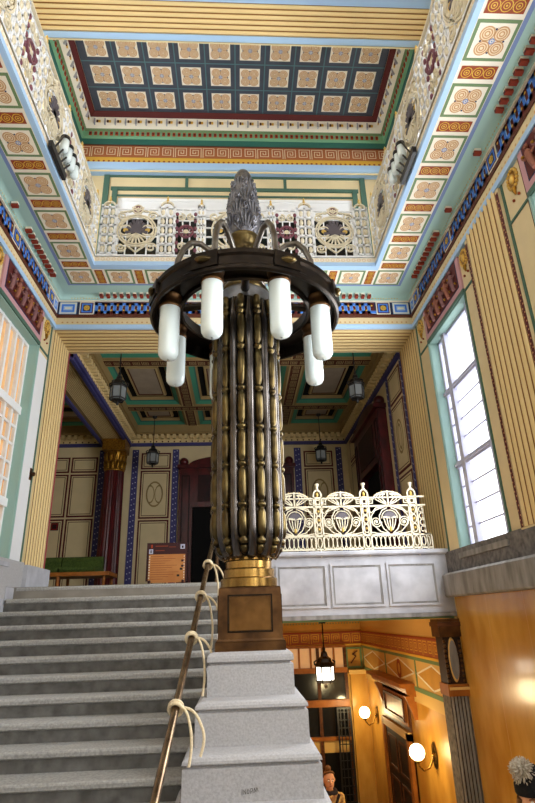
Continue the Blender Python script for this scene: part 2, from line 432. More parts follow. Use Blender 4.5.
# stone ledges, plinths
mb = MB(); F = SF(1)
mb.extr(F, [(-.3, .2), (.14, .2), (.16, .22), (.16, .5), (.13, .53), (-.3, .53)], YF, YB - .08, 'stone_ledge')
mb.fbox(F, YF, YB, .53, LZ + .36, -.3, .035, 'granite_dark')
for a, b in BAYS: mb.fbox(F, a, b, .70, .775, -.3, .06, 'stone_ledge')
struct('trim_%d' % t_i, mb); t_i += 1
mb = MB(); F = SF(-1)
mb.fbox(F, 7.86, YB - .02, -3.2, .48, -.3, .05, 'parapet_stone'); mb.fbox(F, YF, 7.86, -3.2, .33, -.3, .05, 'parapet_stone')
mb.fbox(F, YF, YB, LZ, LZ + .36, -.3, .03, 'granite'); mb.fbox(F, YF, 7.86, .3, LZ, -.3, .045, 'granite')
for a, b in BAYS: mb.fbox(F, a, b, .74, .8, -.3, .05, 'parapet_stone')
mb.fbox(F, YB - .02, YP + .03, LZ, LZ + .33, -.02, .09, 'parapet_stone')
struct('trim_%d' % t_i, mb); t_i += 1

# gold marble lower wall
mb = MB(); F = SF(1)
mb.fbox(F, YF, YB - .03, -4.2, .2, -.3, 0, 'gold_marble')
for y in (7.35, 6.35, 5.35, 4.35): mb.rect(F, y, y + .006, -4.2, .2, .002, 'gold_wall')
struct('wall_lower', mb)

# ------------------------------------------------------------------ windows of the hall
wn = 1
def window(side, a, b, bright):
    global wn
    F = SF(side); rec = -.16
    mb = MB()
    m = 'lilac_grey' if side > 0 else 'white_paint'
    z0, z1 = .775, 4.15
    mb.frame(F, a + .012, b - .012, z0, z1, .05, rec - .03, m, .06)
    if side > 0:
        for z in (2.05, 3.22):
            mb.fbox(F, a, b, z - .05, z + .05, rec - .02, rec + .05, m); mb.fbox(F, a, b, z - .015, z + .015, rec, rec + .075, m)
        for y in (b - .33, a + .2): mb.fbox(F, y - .065, y + .065, z0, z1, rec - .02, rec + .07, m)
        for z in (1.13, 1.42, 1.72, 2.4, 2.68, 2.95): mb.fbox(F, a, b, z - .011, z + .011, rec, rec + .02, m)
    else:
        for z in (1.62, 3.02): mb.fbox(F, a, b, z - .06, z + .06, rec - .02, rec + .06, m)
        for k in range(1, 6):
            y = a + (b - a) * k / 6
            mb.fbox(F, y - .028, y + .028, z0, z1, rec - .02, rec + .035, m)
        for z in (1.1, 1.35, 1.95, 2.2, 2.48, 2.75): mb.fbox(F, a, b, z - .018, z + .018, rec - .01, rec + .025, m)
    o = struct('window_%d' % wn, mb); wn += 1
    g = MB(); g.fbox(F, a + .02, b - .02, z0 + .02, z1 - .02, rec - .025, rec - .015, 'daylight' if side > 0 else 'amber_pane')
    g.build('glass', o)
for a, b in BAYS: window(1, a, b, True)
for a, b in BAYS: window(-1, a, b, False)

# relief panels over the windows, gilded bosses on the strips
rl = {(-1, 0): 'dark red figured relief panel over the tall white-barred window with amber panes', (1, 0): 'dark red figured relief panel over the tall bright window beside the iron railing',
      (-1, 1): 'dark red figured relief panel at the left edge, nearest the viewer', (1, 1): 'dark red figured relief panel above the nearest window, beyond the reeded pilaster'}
for side in (-1, 1):
    F = SF(side)
    for i, (a, b) in enumerate(BAYS[:2]):
        t = thing('relief_panel', rl[(side, i)], 'wall panel', (side * W, (a + b) / 2, 4.22), 'figured relief panels above the windows')
        mb = MB(); mb.fbox(F, a - .02, b + .02, 4.22, 4.84, 0, .03, 'pink')
        mb.fbox(F, a + .07, b - .07, 4.30, 4.76, .03, .034, 'navy'); mb.build('frame', t)
        mb = MB(); mb.fbox(F, a + .085, b - .085, 4.315, 4.745, .034, .037, 'maroon'); mb.build('panel', t)
        mb = MB(); n = 6
        for k in range(n):
            y = a + .22 + k * (b - a - .44) / (n - 1); m = 'relief_a' if k % 2 else 'relief_b'
            mb.tube([F.p(y - .03, 4.33, .05), F.p(y - .01, 4.45, .06), F.p(y, 4.56, .06), F.p(y + .02, 4.61, .055)], [.03, .04, .045, .02], m, 8)
            mb.sphere(F.p(y + .02, 4.66, .06), .032, m, 8, 6)
            mb.tube([F.p(y, 4.57, .06), F.p(y + .08, 4.52, .07), F.p(y + .13, 4.58, .06)], [.018, .014, .012], m, 6)
            mb.tube([F.p(y, 4.57, .06), F.p(y - .07, 4.5, .07), F.p(y - .11, 4.54, .06)], [.018, .014, .012], m, 6)
            mb.sphere(F.p(y + .12, 4.6, .055), .024, 'gilt', 8, 6); mb.sphere(F.p(y - .1, 4.4, .055), .02, 'gilt', 8, 6)
        mb.build('figures', t)
def boss(side, y, label):
    F = SF(side); t = thing('gilded_boss', label, 'wall ornament', (side * W, y, 4.4), 'gilded wall bosses')
    mb = MB()
    for r in range(16):
        a = 2 * PI * r / 16
        mb.sphere(F.p(y + .1 * math.cos(a), 4.62 + .12 * math.sin(a), .012), .022, 'gilt_light', 7, 5)
    mb.disc(F, y, 4.62, .1, .014, 'gilt', 18, 1.2); mb.build('wreath', t)
    mb = MB(); mb.sphere(F.p(y, 4.62, .014), .052, 'gilt_light', 12, 8, (.6, .85, 1.3)); mb.build('stud', t)
    mb = MB(); mb.tube([F.p(y, 4.49, .012), F.p(y, 4.45, .022), F.p(y, 4.40, .012)], [.03, .024, .01], 'gilt', 8); mb.build('drop', t)
    for d in (-.06, .06): mb = MB(); mb.sphere(F.p(y + d, 4.36, .015), .018, 'rust', 6, 5); mb.build('berry', t)
boss(1, 8.13, 'gilded boss on the strip next to the reeded jamb above the iron railing')
boss(1, 6.17, 'gilded boss on the strip between the bright window and the reeded pilaster')
boss(1, 4.70, 'gilded boss just past the reeded pilaster, nearest the viewer on the bright window side')
boss(-1, 8.13, 'gilded boss above the white strip beside the reeded jamb at the head of the stairs')
boss(-1, 6.17, 'gilded boss cut by the left edge of the photo beside the red relief panel')

# ------------------------------------------------------------------ main cornice and frieze around three sides
def sweep(mb, prof, yf, yb, w, m, smooth=False):   # prof: list of (projection, z); rails go left wall, back, right wall
    rows = []
    for p, z in prof: rows.append([(-w + p, yf, z), (-w + p, yb - p, z), (w - p, yb - p, z), (w - p, yf, z)])
    mb.grid(rows, m, smooth=smooth)
mb = MB()
sweep(mb, [(0, 4.76), (.05, 4.76), (.05, 4.84), (.035, 4.85)], YF, YB, W, 'sky_blue')
sweep(mb, [(.035, 4.85), (.03, 4.985)], YF, YB, W, 'plaster')
sweep(mb, [(.03, 4.985), (.045, 4.985), (.045, 5.045), (.03, 5.045)], YF, YB, W, 'brown')
sweep(mb, [(.03, 5.045), (.03, 5.31)], YF, YB, W, 'navy')
sweep(mb, [(.03, 5.31), (.06, 5.31), (.06, 5.33)], YF, YB, W, 'tile_cream')
sweep(mb, [(.06, 5.33), (.075, 5.335), (.08, 5.36), (.10, 5.395), (.16, 5.4)], YF, YB, W, 'teal_pale', True)
for side in (-1, 1):
    F = SF(side); Fs = Fr(F.p(0, 0, .03), F.u, F.v, F.n)
    dots(mb, Fr(F.p(0, 0, .034), F.u, F.v, F.n), 1.5, YB, 4.89, .018, .085, 0, 'tan'); 
    marks = [1.6, 3.3, 4.95, 6.5, 8.05]
    prev = 1.2
    for q in marks:
        wave_key(mb, Fs, prev, q - .15, 5.05, 5.30, .21, .002); square_boss(mb, Fs, q, 5.05, 5.305, .002); prev = q + .15
    fret_end(mb, Fs, prev, YB - .05, 5.06, 5.30, .003)
    # dentils on the cove
    Fd = Fr(F.p(0, 0, .12), F.u, F.v, F.n)
    for a, b in ((2.6, 4.45), (4.95, 5.08), (5.98, 6.1), (6.5, 7.72)):
        dentils(mb, Fd, a, b, 5.325, 5.398, .0, .085, .115, 'dentil_red', 'maroon')
    dots(mb, Fd, 4.3, 6.6, 5.35, .012, .05, -.03, 'gold_paint', 5); dots(mb, Fd, 7.7, 8.2, 5.35, .012, .05, -.03, 'gold_paint', 5)
F = BF(YB - .03)
dots(mb, BF(YB - .034), -W + .1, W - .1, 4.89, .018, .085, 0, 'tan')
fret_end(mb, F, -W + .06, -W + .36, 5.06, 5.30, .003); fret_end(mb, F, W - .36, W - .06, 5.06, 5.30, .003)
for q in (-2.66, 2.66): square_boss(mb, F, q, 5.05, 5.305, .002)
square_boss(mb, F, 0, 5.05, 5.305, .002)
wave_key(mb, F, -2.5, -.15, 5.05, 5.30, .21, .002); wave_key(mb, F, .15, 2.5, 5.05, 5.30, .21, .002)
dentils(mb, BF(YB - .12), -2.45, 2.45, 5.325, 5.398, .0, .085, .115, 'dentil_red', 'maroon')
dots(mb, BF(YB - .12), -2.95, -2.45, 5.35, .012, .05, -.03, 'gold_paint', 5); dots(mb, BF(YB - .12), 2.45, 2.95, 5.35, .012, .05, -.03, 'gold_paint', 5)
struct('trim_%d' % t_i, mb); t_i += 1

# ------------------------------------------------------------------ galleries: soffit, fascia, floor
def U(mb, x0, x1, yb0, yb1, z, m, yf=YF):    # flat U-shaped strip between insets (outer x0>x1), seen from below
    for s in (-1, 1): mb.face([(s * x0, yf, z), (s * x1, yf, z), (s * x1, yb1, z), (s * x0, yb0, z)], m)
    mb.face([(-x0, yb0, z), (x0, yb0, z), (x1, yb1, z), (-x1, yb1, z)], m)
mb = MB()
U(mb, W + .0, 2.90, YB, 8.03, ZS, 'teal_pale')
U(mb, 2.90, 2.85, 8.03, 7.985, ZS, 'slate_blue')
U(mb, 2.85, 2.385, 7.985, 7.565, ZS, 'tile_cream')
U(mb, 2.385, GI, 7.565, GB, ZS, 'sky_blue')
# fascia facing the hall
for z0, z1, m, off in ((ZS, ZS + .075, 'sky_blue', 0), (ZS + .075, ZS + .17, 'tile_cream', .008), (ZS + .17, ZS + .2, 'white_paint', -.012)):
    x = GI + off; y = GB + off
    mb.grid([[(-x, YF, z), (-x, y, z), (x, y, z), (x, YF, z)] for z in (z0, z1)], m, smooth=False)
    mb.grid([[(-x - d, YF, z1), (-x - d, y + d, z1), (x + d, y + d, z1), (x + d, YF, z1)] for d in (0, .1)], m, smooth=False)
for s in (-1, 1):
    Fs = Fr((s * (GI + .008), 0, 0), (0, 1, 0), (0, 0, 1), (-s, 0, 0))
    k = 66
    for i in range(k): mb.ring(Fs, 1.4 + i * (GB - 1.4) / k, ZS + .123, .018, .036, .003, 'tan_light', 8)
for i in range(52): mb.ring(BF(GB + .008), -GI + .04 + i * (2 * GI - .05) / 52, ZS + .123, .018, .036, .003, 'tan_light', 8)
U(mb, W, GI + .06, 8.6, GB + .06, ZS + .19, 'floor_stone')
F = UF(ZS)
for s in (-1, 1):
    for k in range(11):
        y = 7.775 - .69 * k; soffit_tile(mb, F, s * 2.617, y, .45, .43)
        if k < 10: rust_strip(mb, F, s * 2.617, y - .345, .40, .15)
for k in range(1, 8): soffit_tile(mb, F, -2.617 + 5.234 * k / 8, 7.775, .44, .41)
for k in range(8): rust_strip(mb, F, -2.617 + 5.234 * (k + .5) / 8, 7.775, .13, .38)
struct('ceiling_gallery', mb)

# ------------------------------------------------------------------ upper storey
YU = 8.60
mb = MB()
mb.box(-W - .3, W + .3, YU, YU + .2, 7.87, 8.45, 'plaster'); mb.box(-W - .3, W + .3, YU, YU + .2, 5.4, 5.7, 'plaster')
for (a, b) in ((-W - .3, -2.36), (2.36, W + .3)): mb.box(a, b, YU, YU + .2, 5.7, 7.87, 'plaster')
struct('wall_upper', mb)
mb = MB(); F = BF(YU)
mb.fbox(F, -2.62, 2.62, 8.36, 8.44, 0, .03, 'green_line'); mb.fbox(F, -2.50, 2.50, 8.02, 8.10, 0, .03, 'green_line'); mb.fbox(F, -2.4, 2.4, 7.87, 7.90, 0, .03, 'green_line')
for x in (-1.0, 1.0): mb.fbox(F, x - .03, x + .03, 8.1, 8.36, 0, .025, 'green_line')
for s_ in (-1, 1):
    for x, t, zt in ((2.42, .1, 8.04), (2.60, .11, 8.42), (2.98, .1, 8.42)): mb.fbox(F, s_ * x - t / 2, s_ * x + t / 2, 5.6, zt, 0, .035, 'green_line')
struct('trim_%d' % t_i, mb); t_i += 1
mb = MB(); F = BF(YU + .1)
mb.frame(F, -2.36, 2.36, 5.7, 7.87, .07, 0, 'white_paint', .06)
mb.fbox(F, -2.3, 2.3, 7.42, 7.82, .0, .05, 'white_paint')
for k in range(1, 4): x = -2.36 + 4.72 * k / 4; mb.fbox(F, x - .03, x + .03, 5.7, 7.5, 0, .05, 'wood_dark')
o = struct('window_%d' % wn, mb); wn += 1
g = MB(); g.fbox(F, -2.34, 2.34, 5.72, 7.45, -.02, -.01, 'glass_dark'); g.build('glass', o)

# upper side walls with unseen glowing windows added to light the upper hall
for side in (-1, 1):
    mb = MB(); F = SF(side); ops = [(6.5, 8.0), (2.9, 4.4), (-.9, .6)]; e = [YF]
    for a, b in reversed(ops): e += [a, b]
    e.append(9.2)
    for i in range(0, len(e), 2): mb.fbox(F, e[i], e[i + 1], 5.55, 10.2, -.3, 0, 'plaster')
    for a, b in ops:
        mb.fbox(F, a, b, 8.2, 10.2, -.3, 0, 'plaster'); mb.fbox(F, a, b, 5.55, 6.3, -.3, 0, 'plaster')
    struct('wall_gallery_%s' % ('left' if side < 0 else 'right'), mb)
    for a, b in ops:
        mb = MB(); mb.frame(F, a, b, 6.3, 8.2, .06, -.2, 'white_paint', .06)
        for k in (1, 2): mb.fbox(F, a + (b - a) * k / 3 - .02, a + (b - a) * k / 3 + .02, 6.3, 8.2, -.2, -.15, 'white_paint')
        o = struct('window_%d' % wn, mb); wn += 1
        g = MB(); g.fbox(F, a + .02, b - .02, 6.32, 8.18, -.22, -.21, 'high_fill_glow'); g.build('glass', o)

# upper beam frieze around the ceiling well
mb = MB()
yb = YB; BW = 3.2
mb.box(-W, W, YB, 9.2, ZB, 10.2, 'plaster')
mb.rect(UF(ZB), -W, W, YB, YU, .002, 'sky_blue')
F = BF(YB)
mb.fbox(F, -W, W, ZB, ZB + .17, 0, .05, 'sky_blue'); mb.fbox(F, -W, W, ZB + .17, ZB + .3, 0, .04, 'gold_paint')
dots(mb, BF(YB - .042), -W, W, ZB + .2, .025, .1, 0, 'rust', 6)
mb.rect(F, -W, W, 8.69, 9.05, .02, 'rust_brown')
mb.fbox(F, -W, W, 8.69, 8.71, .02, .03, 'gold_paint'); mb.fbox(F, -W, W, 9.03, 9.05, .02, .03, 'brown')
for k in range(23): fret_spiral(mb, F, -W + .13 + k * .28, 8.87, .24, .024, 'maroon' if False else 'tan_light', .016, 1 if k % 2 else -1)
struct('trim_%d' % t_i, mb); t_i += 1
mb = MB()
yq = 5.30
def ringsweep(prof, m, smooth=False):    # closed loop round the ceiling well, x +-3.2, y 5.8..8.45
    rows = []
    for p, z in prof: rows.append([(-W + p, 5.78 + p, z), (-W + p, YB - p, z), (W - p, YB - p, z), (W - p, 5.78 + p, z)])
    mb.grid(rows, m, cu=True, smooth=smooth)
ringsweep([(0.012, 8.35), (0.012, 9.05)], 'plaster'); ringsweep([(0.012, 9.05), (.05, 9.06), (.07, 9.16)], 'teal_dark')
ringsweep([(.07, 9.16), (.12, 9.17), (.13, 9.30)], 'green_band'); ringsweep([(.13, 9.30), (.17, 9.33)], 'sage')
ringsweep([(.17, 9.33), (.21, 9.36), (.26, 9.54)], 'tile_cream', True); ringsweep([(.26, 9.54), (.3, 9.56), (.36, 9.6)], 'maroon')
def dots_row(F, u0, u1, v, w):
    k = int((u1 - u0) / .105)
    for i in range(k):
        a = u0 + (i + .5) * (u1 - u0) / k
        mb.fbox(F, a - .028, a + .028, v - .04, v + .045, w - .02, w + .015, 'orange_red'); mb.fbox(F, a - .02, a + .02, v - .02, v + .015, w + .015, w + .02, 'maroon')
def eggs_row(F, u0, u1, v, w):
    k = int((u1 - u0) / .2)
    for i in range(k):
        a = u0 + (i + .5) * (u1 - u0) / k
        mb.fbox(F, a - .07, a - .045, v - .07, v + .07, w - .02, w + .03, 'parapet_stone'); mb.fbox(F, a + .02, a + .06, v - .02, v + .03, w, w + .02, 'gold_paint'); mb.fbox(F, a - .02, a + .015, v - .02, v + .03, w, w + .022, 'brown')
for F in (BF(YB - .125), ): dots_row(F, -3.0, 3.0, 9.235, 0)
for s in (-1, 1): dots_row(Fr((s * (W - .125), 0, 0), (0, 1, 0), (0, 0, 1), (-s, 0, 0)), 6.0, 8.25, 9.235, 0)
eggs_row(BF(YB - .235), -2.9, 2.9, 9.44, 0)
for s in (-1, 1): eggs_row(Fr((s * (W - .235), 0, 0), (0, 1, 0), (0, 0, 1), (-s, 0, 0)), 6.1, 8.2, 9.44, 0)
struct('trim_%d' % t_i, mb); t_i += 1
# painted ceiling
mb = MB(); F = UF(ZC)
mb.box(-W - .3, W + .3, YF, 9.4, ZC, ZC + .3, 'plaster')
mb.rect(F, -2.84, 2.84, 6.1, 8.13, .004, 'slate')
for r in range(4):
    y = 7.84 - r * .53
    if r < 4: mb.rect(F, -2.84, 2.84, y + .255, y + .275, .006, 'slate_line')
    for k in range(10):
        x = -2.505 + k * .5567
        mb.rect(F, x - .19, x + .19, y - .185, y + .185, .006, 'tile_cream')
        rosette(mb, F, x, y, .35, .008, 'tan', 'tan_light', 'slate_blue')
        if r == 0 and k < 9: mb.rect(F, x + .268, x + .288, 6.1, 8.13, .006, 'slate_line')
for y in (2.5, 0, -2): mb.rect(F, -2.84, 2.84, y - .8, y + .8, .004, 'slate')
struct('ceiling', mb)
# cross beam in front of the painted field
mb = MB()
mb.box(-W, W, 5.05, 5.78, ZB, 10.2, 'plaster')
mb.rect(UF(ZB), -W, W, 5.685, 5.78, .02, 'sky_blue'); mb.rect(UF(ZB), -W, W, 5.05, 5.19, .02, 'sky_blue')
mb.box(-W, W, 5.685, 5.78, ZB - .02, ZB, 'sky_blue'); mb.box(-W, W, 5.06, 5.19, ZB - .02, ZB, 'sky_blue')
mb.reeds(UF(ZB), 5.2, 5.68, -W, W, 6, d=.02, vertical=False)
struct('trim_%d' % t_i, mb); t_i += 1
#PART2#
# ------------------------------------------------------------------ vestibule behind the portal
mb = MB()
mb.box(-6.2, .45, 8.14, 15.6, LZ - .2, LZ, 'floor_stone'); mb.box(.45, 3.5, YB + .25, 15.6, .0, LZ, 'floor_stone')
struct('floor', mb)
def painted_panel(mb, F, u0, u1, v0, v1, w=0.0):
    mb.fbox(F, u0, u1, v0, v1, w, w + .012, 'maroon')
    mb.fbox(F, u0 + .045, u1 - .045, v0 + .045, v1 - .045, w + .012, w + .016, 'plaster')
    mb.frame(F, u0 + .075, u1 - .075, v0 + .075, v1 - .075, .018, w + .018, 'brown')
def speckled(mb, F, u0, u1, v0, v1, w):
    mb.fbox(F, u0, u1, v0, v1, 0, w, 'violet_blue'); k = int((v1 - v0) / .15)
    for i in range(k):
        v = v0 + (i + .5) * (v1 - v0) / k
        for q in (.3, .7): mb.disc(F, u0 + (u1 - u0) * q, v + (.03 if q > .5 else 0), .018, w + .003, 'lilac_grey', 5)
def doorcase(mb, F, u0, u1, vt, w=.12):
    m = 'red_marble'; c = (u0 + u1) / 2; t = .38
    mb.fbox(F, u0, u0 + t, LZ, vt, 0, w, m); mb.fbox(F, u1 - t, u1, LZ, vt, 0, w, m); mb.fbox(F, u0 + t, u1 - t, vt - 1.1, vt, 0, w, m)
    mb.fbox(F, u0 - .05, u1 + .05, vt, vt + .1, 0, w + .08, m)
    pts = [(c + (u1 - u0) * .42 * math.cos(PI * i / 14), vt + .1 + .28 * math.sin(PI * i / 14)) for i in range(15)]
    A = [F.p(a, b, 0) for a, b in pts]; B = [F.p(a, b, w) for a, b in pts]
    mb.face(B, m); mb.grid([A, B], m, smooth=False)
    for q in (u0, u1): mb.sphere(F.p(q + (.12 if q == u0 else -.12), vt + .2, w * .5), .13, m, 10, 8)
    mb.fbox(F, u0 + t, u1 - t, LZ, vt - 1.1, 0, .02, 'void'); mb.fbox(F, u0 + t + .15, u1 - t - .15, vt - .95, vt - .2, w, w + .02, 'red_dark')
    mb.frame(F, u0 + .07, u0 + t - .07, LZ + .3, vt - .2, .04, w, 'red_dark', .02); mb.frame(F, u1 - t + .07, u1 - .07, LZ + .3, vt - .2, .04, w, 'red_dark', .02)
# rear wall
mb = MB(); F = BF(YV)
mb.box(-6.5, 3.5, YV, YV + .3, LZ, 5.7, 'plaster')
for a, b, c, d in ((-2.79, -1.95, 4.02, 4.5), (-2.79, -1.95, 2.62, 3.98), (-2.79, -1.95, LZ + .1, 2.58), (1.9, 2.75, 4.02, 4.5), (1.9, 2.75, 2.62, 3.98), (1.9, 2.75, LZ + .1, 2.58)):
    painted_panel(mb, F, a, b, c, d)
for (a, b) in ((-4.75, -4.02), (-5.5, -4.8)):
    for c, d in ((3.95, 4.4), (2.7, 3.9), (LZ + .1, 2.65)): painted_panel(mb, F, a, b, c, d)
for a, b in ((-3.05, -2.87), (-1.9, -1.72), (1.62, 1.82), (2.85, 3.02), (-3.98, -3.8)): speckled(mb, F, a, b, LZ, 4.6, .02)
for q in (-2.37, 2.32):
    mb.ring(F, q, 3.3, .2, .23, .02, 'dull_ochre', 18, 1.6); mb.ring(F, q - .12, 3.3, .1, .12, .02, 'dull_ochre', 14, 2.2); mb.ring(F, q + .12, 3.3, .1, .12, .02, 'dull_ochre', 14, 2.2)
struct('wall_back', mb)
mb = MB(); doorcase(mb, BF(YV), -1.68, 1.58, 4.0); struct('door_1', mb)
# right wall of the vestibule
mb = MB(); F = SF(1)
mb.fbox(F, YP, YV + .3, LZ, 5.7, -.3, 0, 'plaster')
speckled(mb, F, YP, YP + .12, LZ, 4.7, .015); speckled(mb, F, 10.45, 10.58, LZ, 4.7, .015); speckled(mb, F, 13.5, 13.64, LZ, 4.7, .015)
for a, b in ((9.58, 10.4), (13.75, 14.75)):
    for c, d in ((4.0, 4.62), (2.55, 3.93), (LZ + .1, 2.48)): painted_panel(mb, F, a, b, c, d)
mb.ring(F, 9.99, 3.24, .18, .21, .02, 'dull_ochre', 18, 1.7); mb.ring(F, 9.99, 3.24, .09, .115, .02, 'dull_ochre', 14, 2.4)
struct('wall_vestibule', mb)
mb = MB(); doorcase(mb, SF(1), 10.8, 13.3, 4.15, .2); struct('door_2', mb)
# aisle behind the beam
mb = MB()
mb.box(-6.5, -6.2, YP, YV + .3, LZ, 5.7, 'plaster'); mb.box(-6.5, -W, YP - .2, YP, LZ, 5.7, 'plaster')
struct('wall_aisle', mb)
# cornice running round the vestibule
mb = MB()
def vest_cornice(F, u0, u1):
    mb.fbox(F, u0, u1, 4.70, 4.79, 0, .07, 'violet_blue'); mb.fbox(F, u0, u1, 4.79, 5.02, 0, .05, 'reed')
    mb.fbox(F, u0, u1, 5.02, 5.06, 0, .2, 'dull_ochre'); mb.fbox(F, u0, u1, 5.06, 5.3, 0, .24, 'dull_ochre')
    k = int((u1 - u0) / .17)
    for i in range(k):
        a = u0 + (i + .5) * (u1 - u0) / k
        mb.fbox(F, a - .045, a + .045, 4.90, 5.02, .05, .17, 'reed'); mb.disc(F, a, 4.83, .025, .053, 'brown', 6)
vest_cornice(BF(YV), -3.15, W); vest_cornice(BF(YV), -6.2, -3.87)
vest_cornice(SF(1), YP, YV); vest_cornice(Fr((-3.15, 0, 0), (0, 1, 0), (0, 0, 1), (1, 0, 0)), YP, YV)
struct('trim_%d' % t_i, mb); t_i += 1
# beam from the jamb to the red column
mb = MB()
mb.box(-3.87, -3.15, YP, YV, 4.72, 5.6, 'dull_ochre')
Fb = Fr((0, 0, 4.72), (1, 0, 0), (0, 1, 0), (0, 0, -1))
mb.reeds(Fb, -3.74, -3.29, YP, YV - .3, 11, 'reed', 'dull_ochre', d=.008)
mb.box(-3.20, -3.13, YP, YV, 4.66, 4.8, 'violet_blue'); mb.box(-3.90, -3.82, YP, YV, 4.66, 4.8, 'violet_blue')
struct('trim_%d' % t_i, mb); t_i += 1
# coffered ceiling
mb = MB()
mb.box(-6.5, 3.5, YP, YV + .3, 5.62, 5.8, 'dull_ochre')
F = UF(5.25)
def key_beam(a, b, c, d, along):
    mb.box(a, b, c, d, 5.25, 5.65, 'brown')
    Fq = F if along == 'x' else Fr(F.o, F.v, F.u, F.n)
    u0, u1, v0, v1 = (a, b, c, d) if along == 'x' else (c, d, a, b)
    for e in (v0, v1 - .035): mb.rect(Fq, u0, u1, e, e + .035, .003, 'key_cream')
    vc = (v0 + v1) / 2; k = int((u1 - u0) / .2)
    for i in range(k): fret_spiral(mb, Fq, u0 + (i + .5) * (u1 - u0) / k, vc, .15, .004, 'key_cream', .014, 1 if i % 2 else -1)
XS = [(-3.15, -2.98), (-1.48, -1.17), (1.17, 1.48), (2.98, 3.2)]
YS = [(9.4, 9.5), (10.64, 10.97), (13.4, 13.73), (15.0, 15.2)]
for a, b in YS[1:3]: key_beam(-3.15, 3.2, a, b, 'x')
for a, b in XS[1:3]:
    for (p, q) in zip(YS[:-1], YS[1:]): key_beam(a, b, p[1], q[0], 'y')
def coffer(x0, x1, y0, y1):
    P = lambda i, z: [(x0 + i, y0 + i, z), (x1 - i, y0 + i, z), (x1 - i, y1 - i, z), (x0 + i, y1 - i, z)]
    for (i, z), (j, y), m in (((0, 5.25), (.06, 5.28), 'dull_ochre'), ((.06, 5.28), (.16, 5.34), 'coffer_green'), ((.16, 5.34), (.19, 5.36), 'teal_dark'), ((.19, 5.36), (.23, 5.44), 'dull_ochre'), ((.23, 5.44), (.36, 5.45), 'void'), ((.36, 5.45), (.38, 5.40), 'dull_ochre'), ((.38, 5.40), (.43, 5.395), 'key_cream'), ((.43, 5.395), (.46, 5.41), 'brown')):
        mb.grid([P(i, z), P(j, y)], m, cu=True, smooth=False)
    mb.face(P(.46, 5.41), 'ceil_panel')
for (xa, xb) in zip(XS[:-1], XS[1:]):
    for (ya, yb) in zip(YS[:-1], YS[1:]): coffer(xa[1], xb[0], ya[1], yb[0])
for a, b in zip(YS[:-1], YS[1:]): coffer(-6.1, -3.95, a[1], b[0])
struct('ceiling_vestibule', mb)

# red column with gilded capital
t = thing('marble_column', 'dark red column with gilded capital under the ribbed beam', 'column', (-3.42, 14.72, LZ))
c = (-3.42, 14.72, LZ)
mb = MB(); R = []
for i in range(49):
    a = 2 * PI * i / 48; R.append(a)
rows = []
for z, r in ((.28, .29), (1.0, .288), (3.36, .262)):
    rows.append([(c[0] + (r - .018 * (i % 2)) * math.cos(2 * PI * i / 48), c[1] + (r - .018 * (i % 2)) * math.sin(2 * PI * i / 48), LZ + z) for i in range(48)])
mb.grid(rows, 'red_marble', cu=True, smooth=False); mb.build('shaft', t)
mb = MB(); mb.lathe(c, [(.36, 0), (.36, .1), (.32, .13), (.35, .18), (.31, .24), (.29, .28)], 'red_dark', 24); mb.build('base', t)
mb = MB(); mb.lathe(c, [(.262, 3.34), (.28, 3.37), (.255, 3.40), (.245, 3.6), (.25, 3.86), (.29, 3.9)], 'gilt', 24)
for row, (z0, h, n) in enumerate(((3.40, .22, 12), (3.6, .26, 12))):
    for k in range(n):
        a = 2 * PI * (k + .5 * row) / n; ca, sa = math.cos(a), math.sin(a); r = .25
        mb.tube([(c[0] + q * ca, c[1] + q * sa, LZ + z) for q, z in ((r, z0), (r + .015, z0 + h * .6), (r + .05, z0 + h), (r + .06, z0 + h * .86))], [.05, .045, .03, .01], 'gilt', 6)
mb.build('capital', t)
mb = MB(); mb.box(c[0] - .31, c[0] + .31, c[1] - .31, c[1] + .31, LZ + 3.9, LZ + 4.22, 'gilt'); mb.build('abacus', t)

# hanging lanterns
def lantern(label, loc, top, h, r, glass, group=None, metal='black_iron'):
    t = thing('hanging_lantern', label, 'lantern', (0, 0, 0), group)
    mb = MB(); mb.tube([(0, 0, h * 1.25), (0, 0, top)], .012, metal, 6); mb.lathe((0, 0, top), [(.06, -.05), (.07, -.02), (.07, 0)], metal, 10); mb.build('cord', t)
    mb = MB()
    mb.lathe((0, 0, 0), [(r * 1.12, h * .62), (r * 1.16, h * .66), (r * .85, h * .74), (r * .75, h * .86), (r * .42, h * .93), (r * .35, h * 1.05), (r * .16, h * 1.12), (r * .2, h * 1.18), (0.01, h * 1.27)], metal, 6, smooth=False)
    for k in range(6):
        a = 2 * PI * k / 6
        mb.tube([(r * 1.14 * math.cos(a), r * 1.14 * math.sin(a), h * .64), (r * 1.2 * math.cos(a), r * 1.2 * math.sin(a), h * .74), (r * .9 * math.cos(a), r * .9 * math.sin(a), h * .8)], .014, metal, 5)
    mb.build('crown', t)
    mb = MB(); mb.lathe((0, 0, 0), [(r * .8, .04), (r * .98, h * .12), (r, h * .62)], glass, 6, smooth=False); mb.build('glass', t)
    mb = MB()
    for k in range(6):
        a = 2 * PI * k / 6; ca, sa = math.cos(a) * 1.02, math.sin(a) * 1.02
        mb.tube([(r * .8 * ca, r * .8 * sa, .02), (r * .98 * ca, r * .98 * sa, h * .12), (r * ca, r * sa, h * .63)], .014, metal, 5)
    for z, q in ((.03, .82), (h * .12, 1.0), (h * .6, 1.03)):
        mb.tube([(r * q * math.cos(2 * PI * k / 6), r * q * math.sin(2 * PI * k / 6), z) for k in range(6)], .013, metal, 5, closed=True)
    mb.lathe((0, 0, 0), [(.01, -.07), (.03, -.04), (.02, 0), (r * .8, .03)], metal, 6); mb.build('frame', t)
    t.location = loc
    return t
g4 = 'hexagonal lanterns hung from the coffered ceiling'
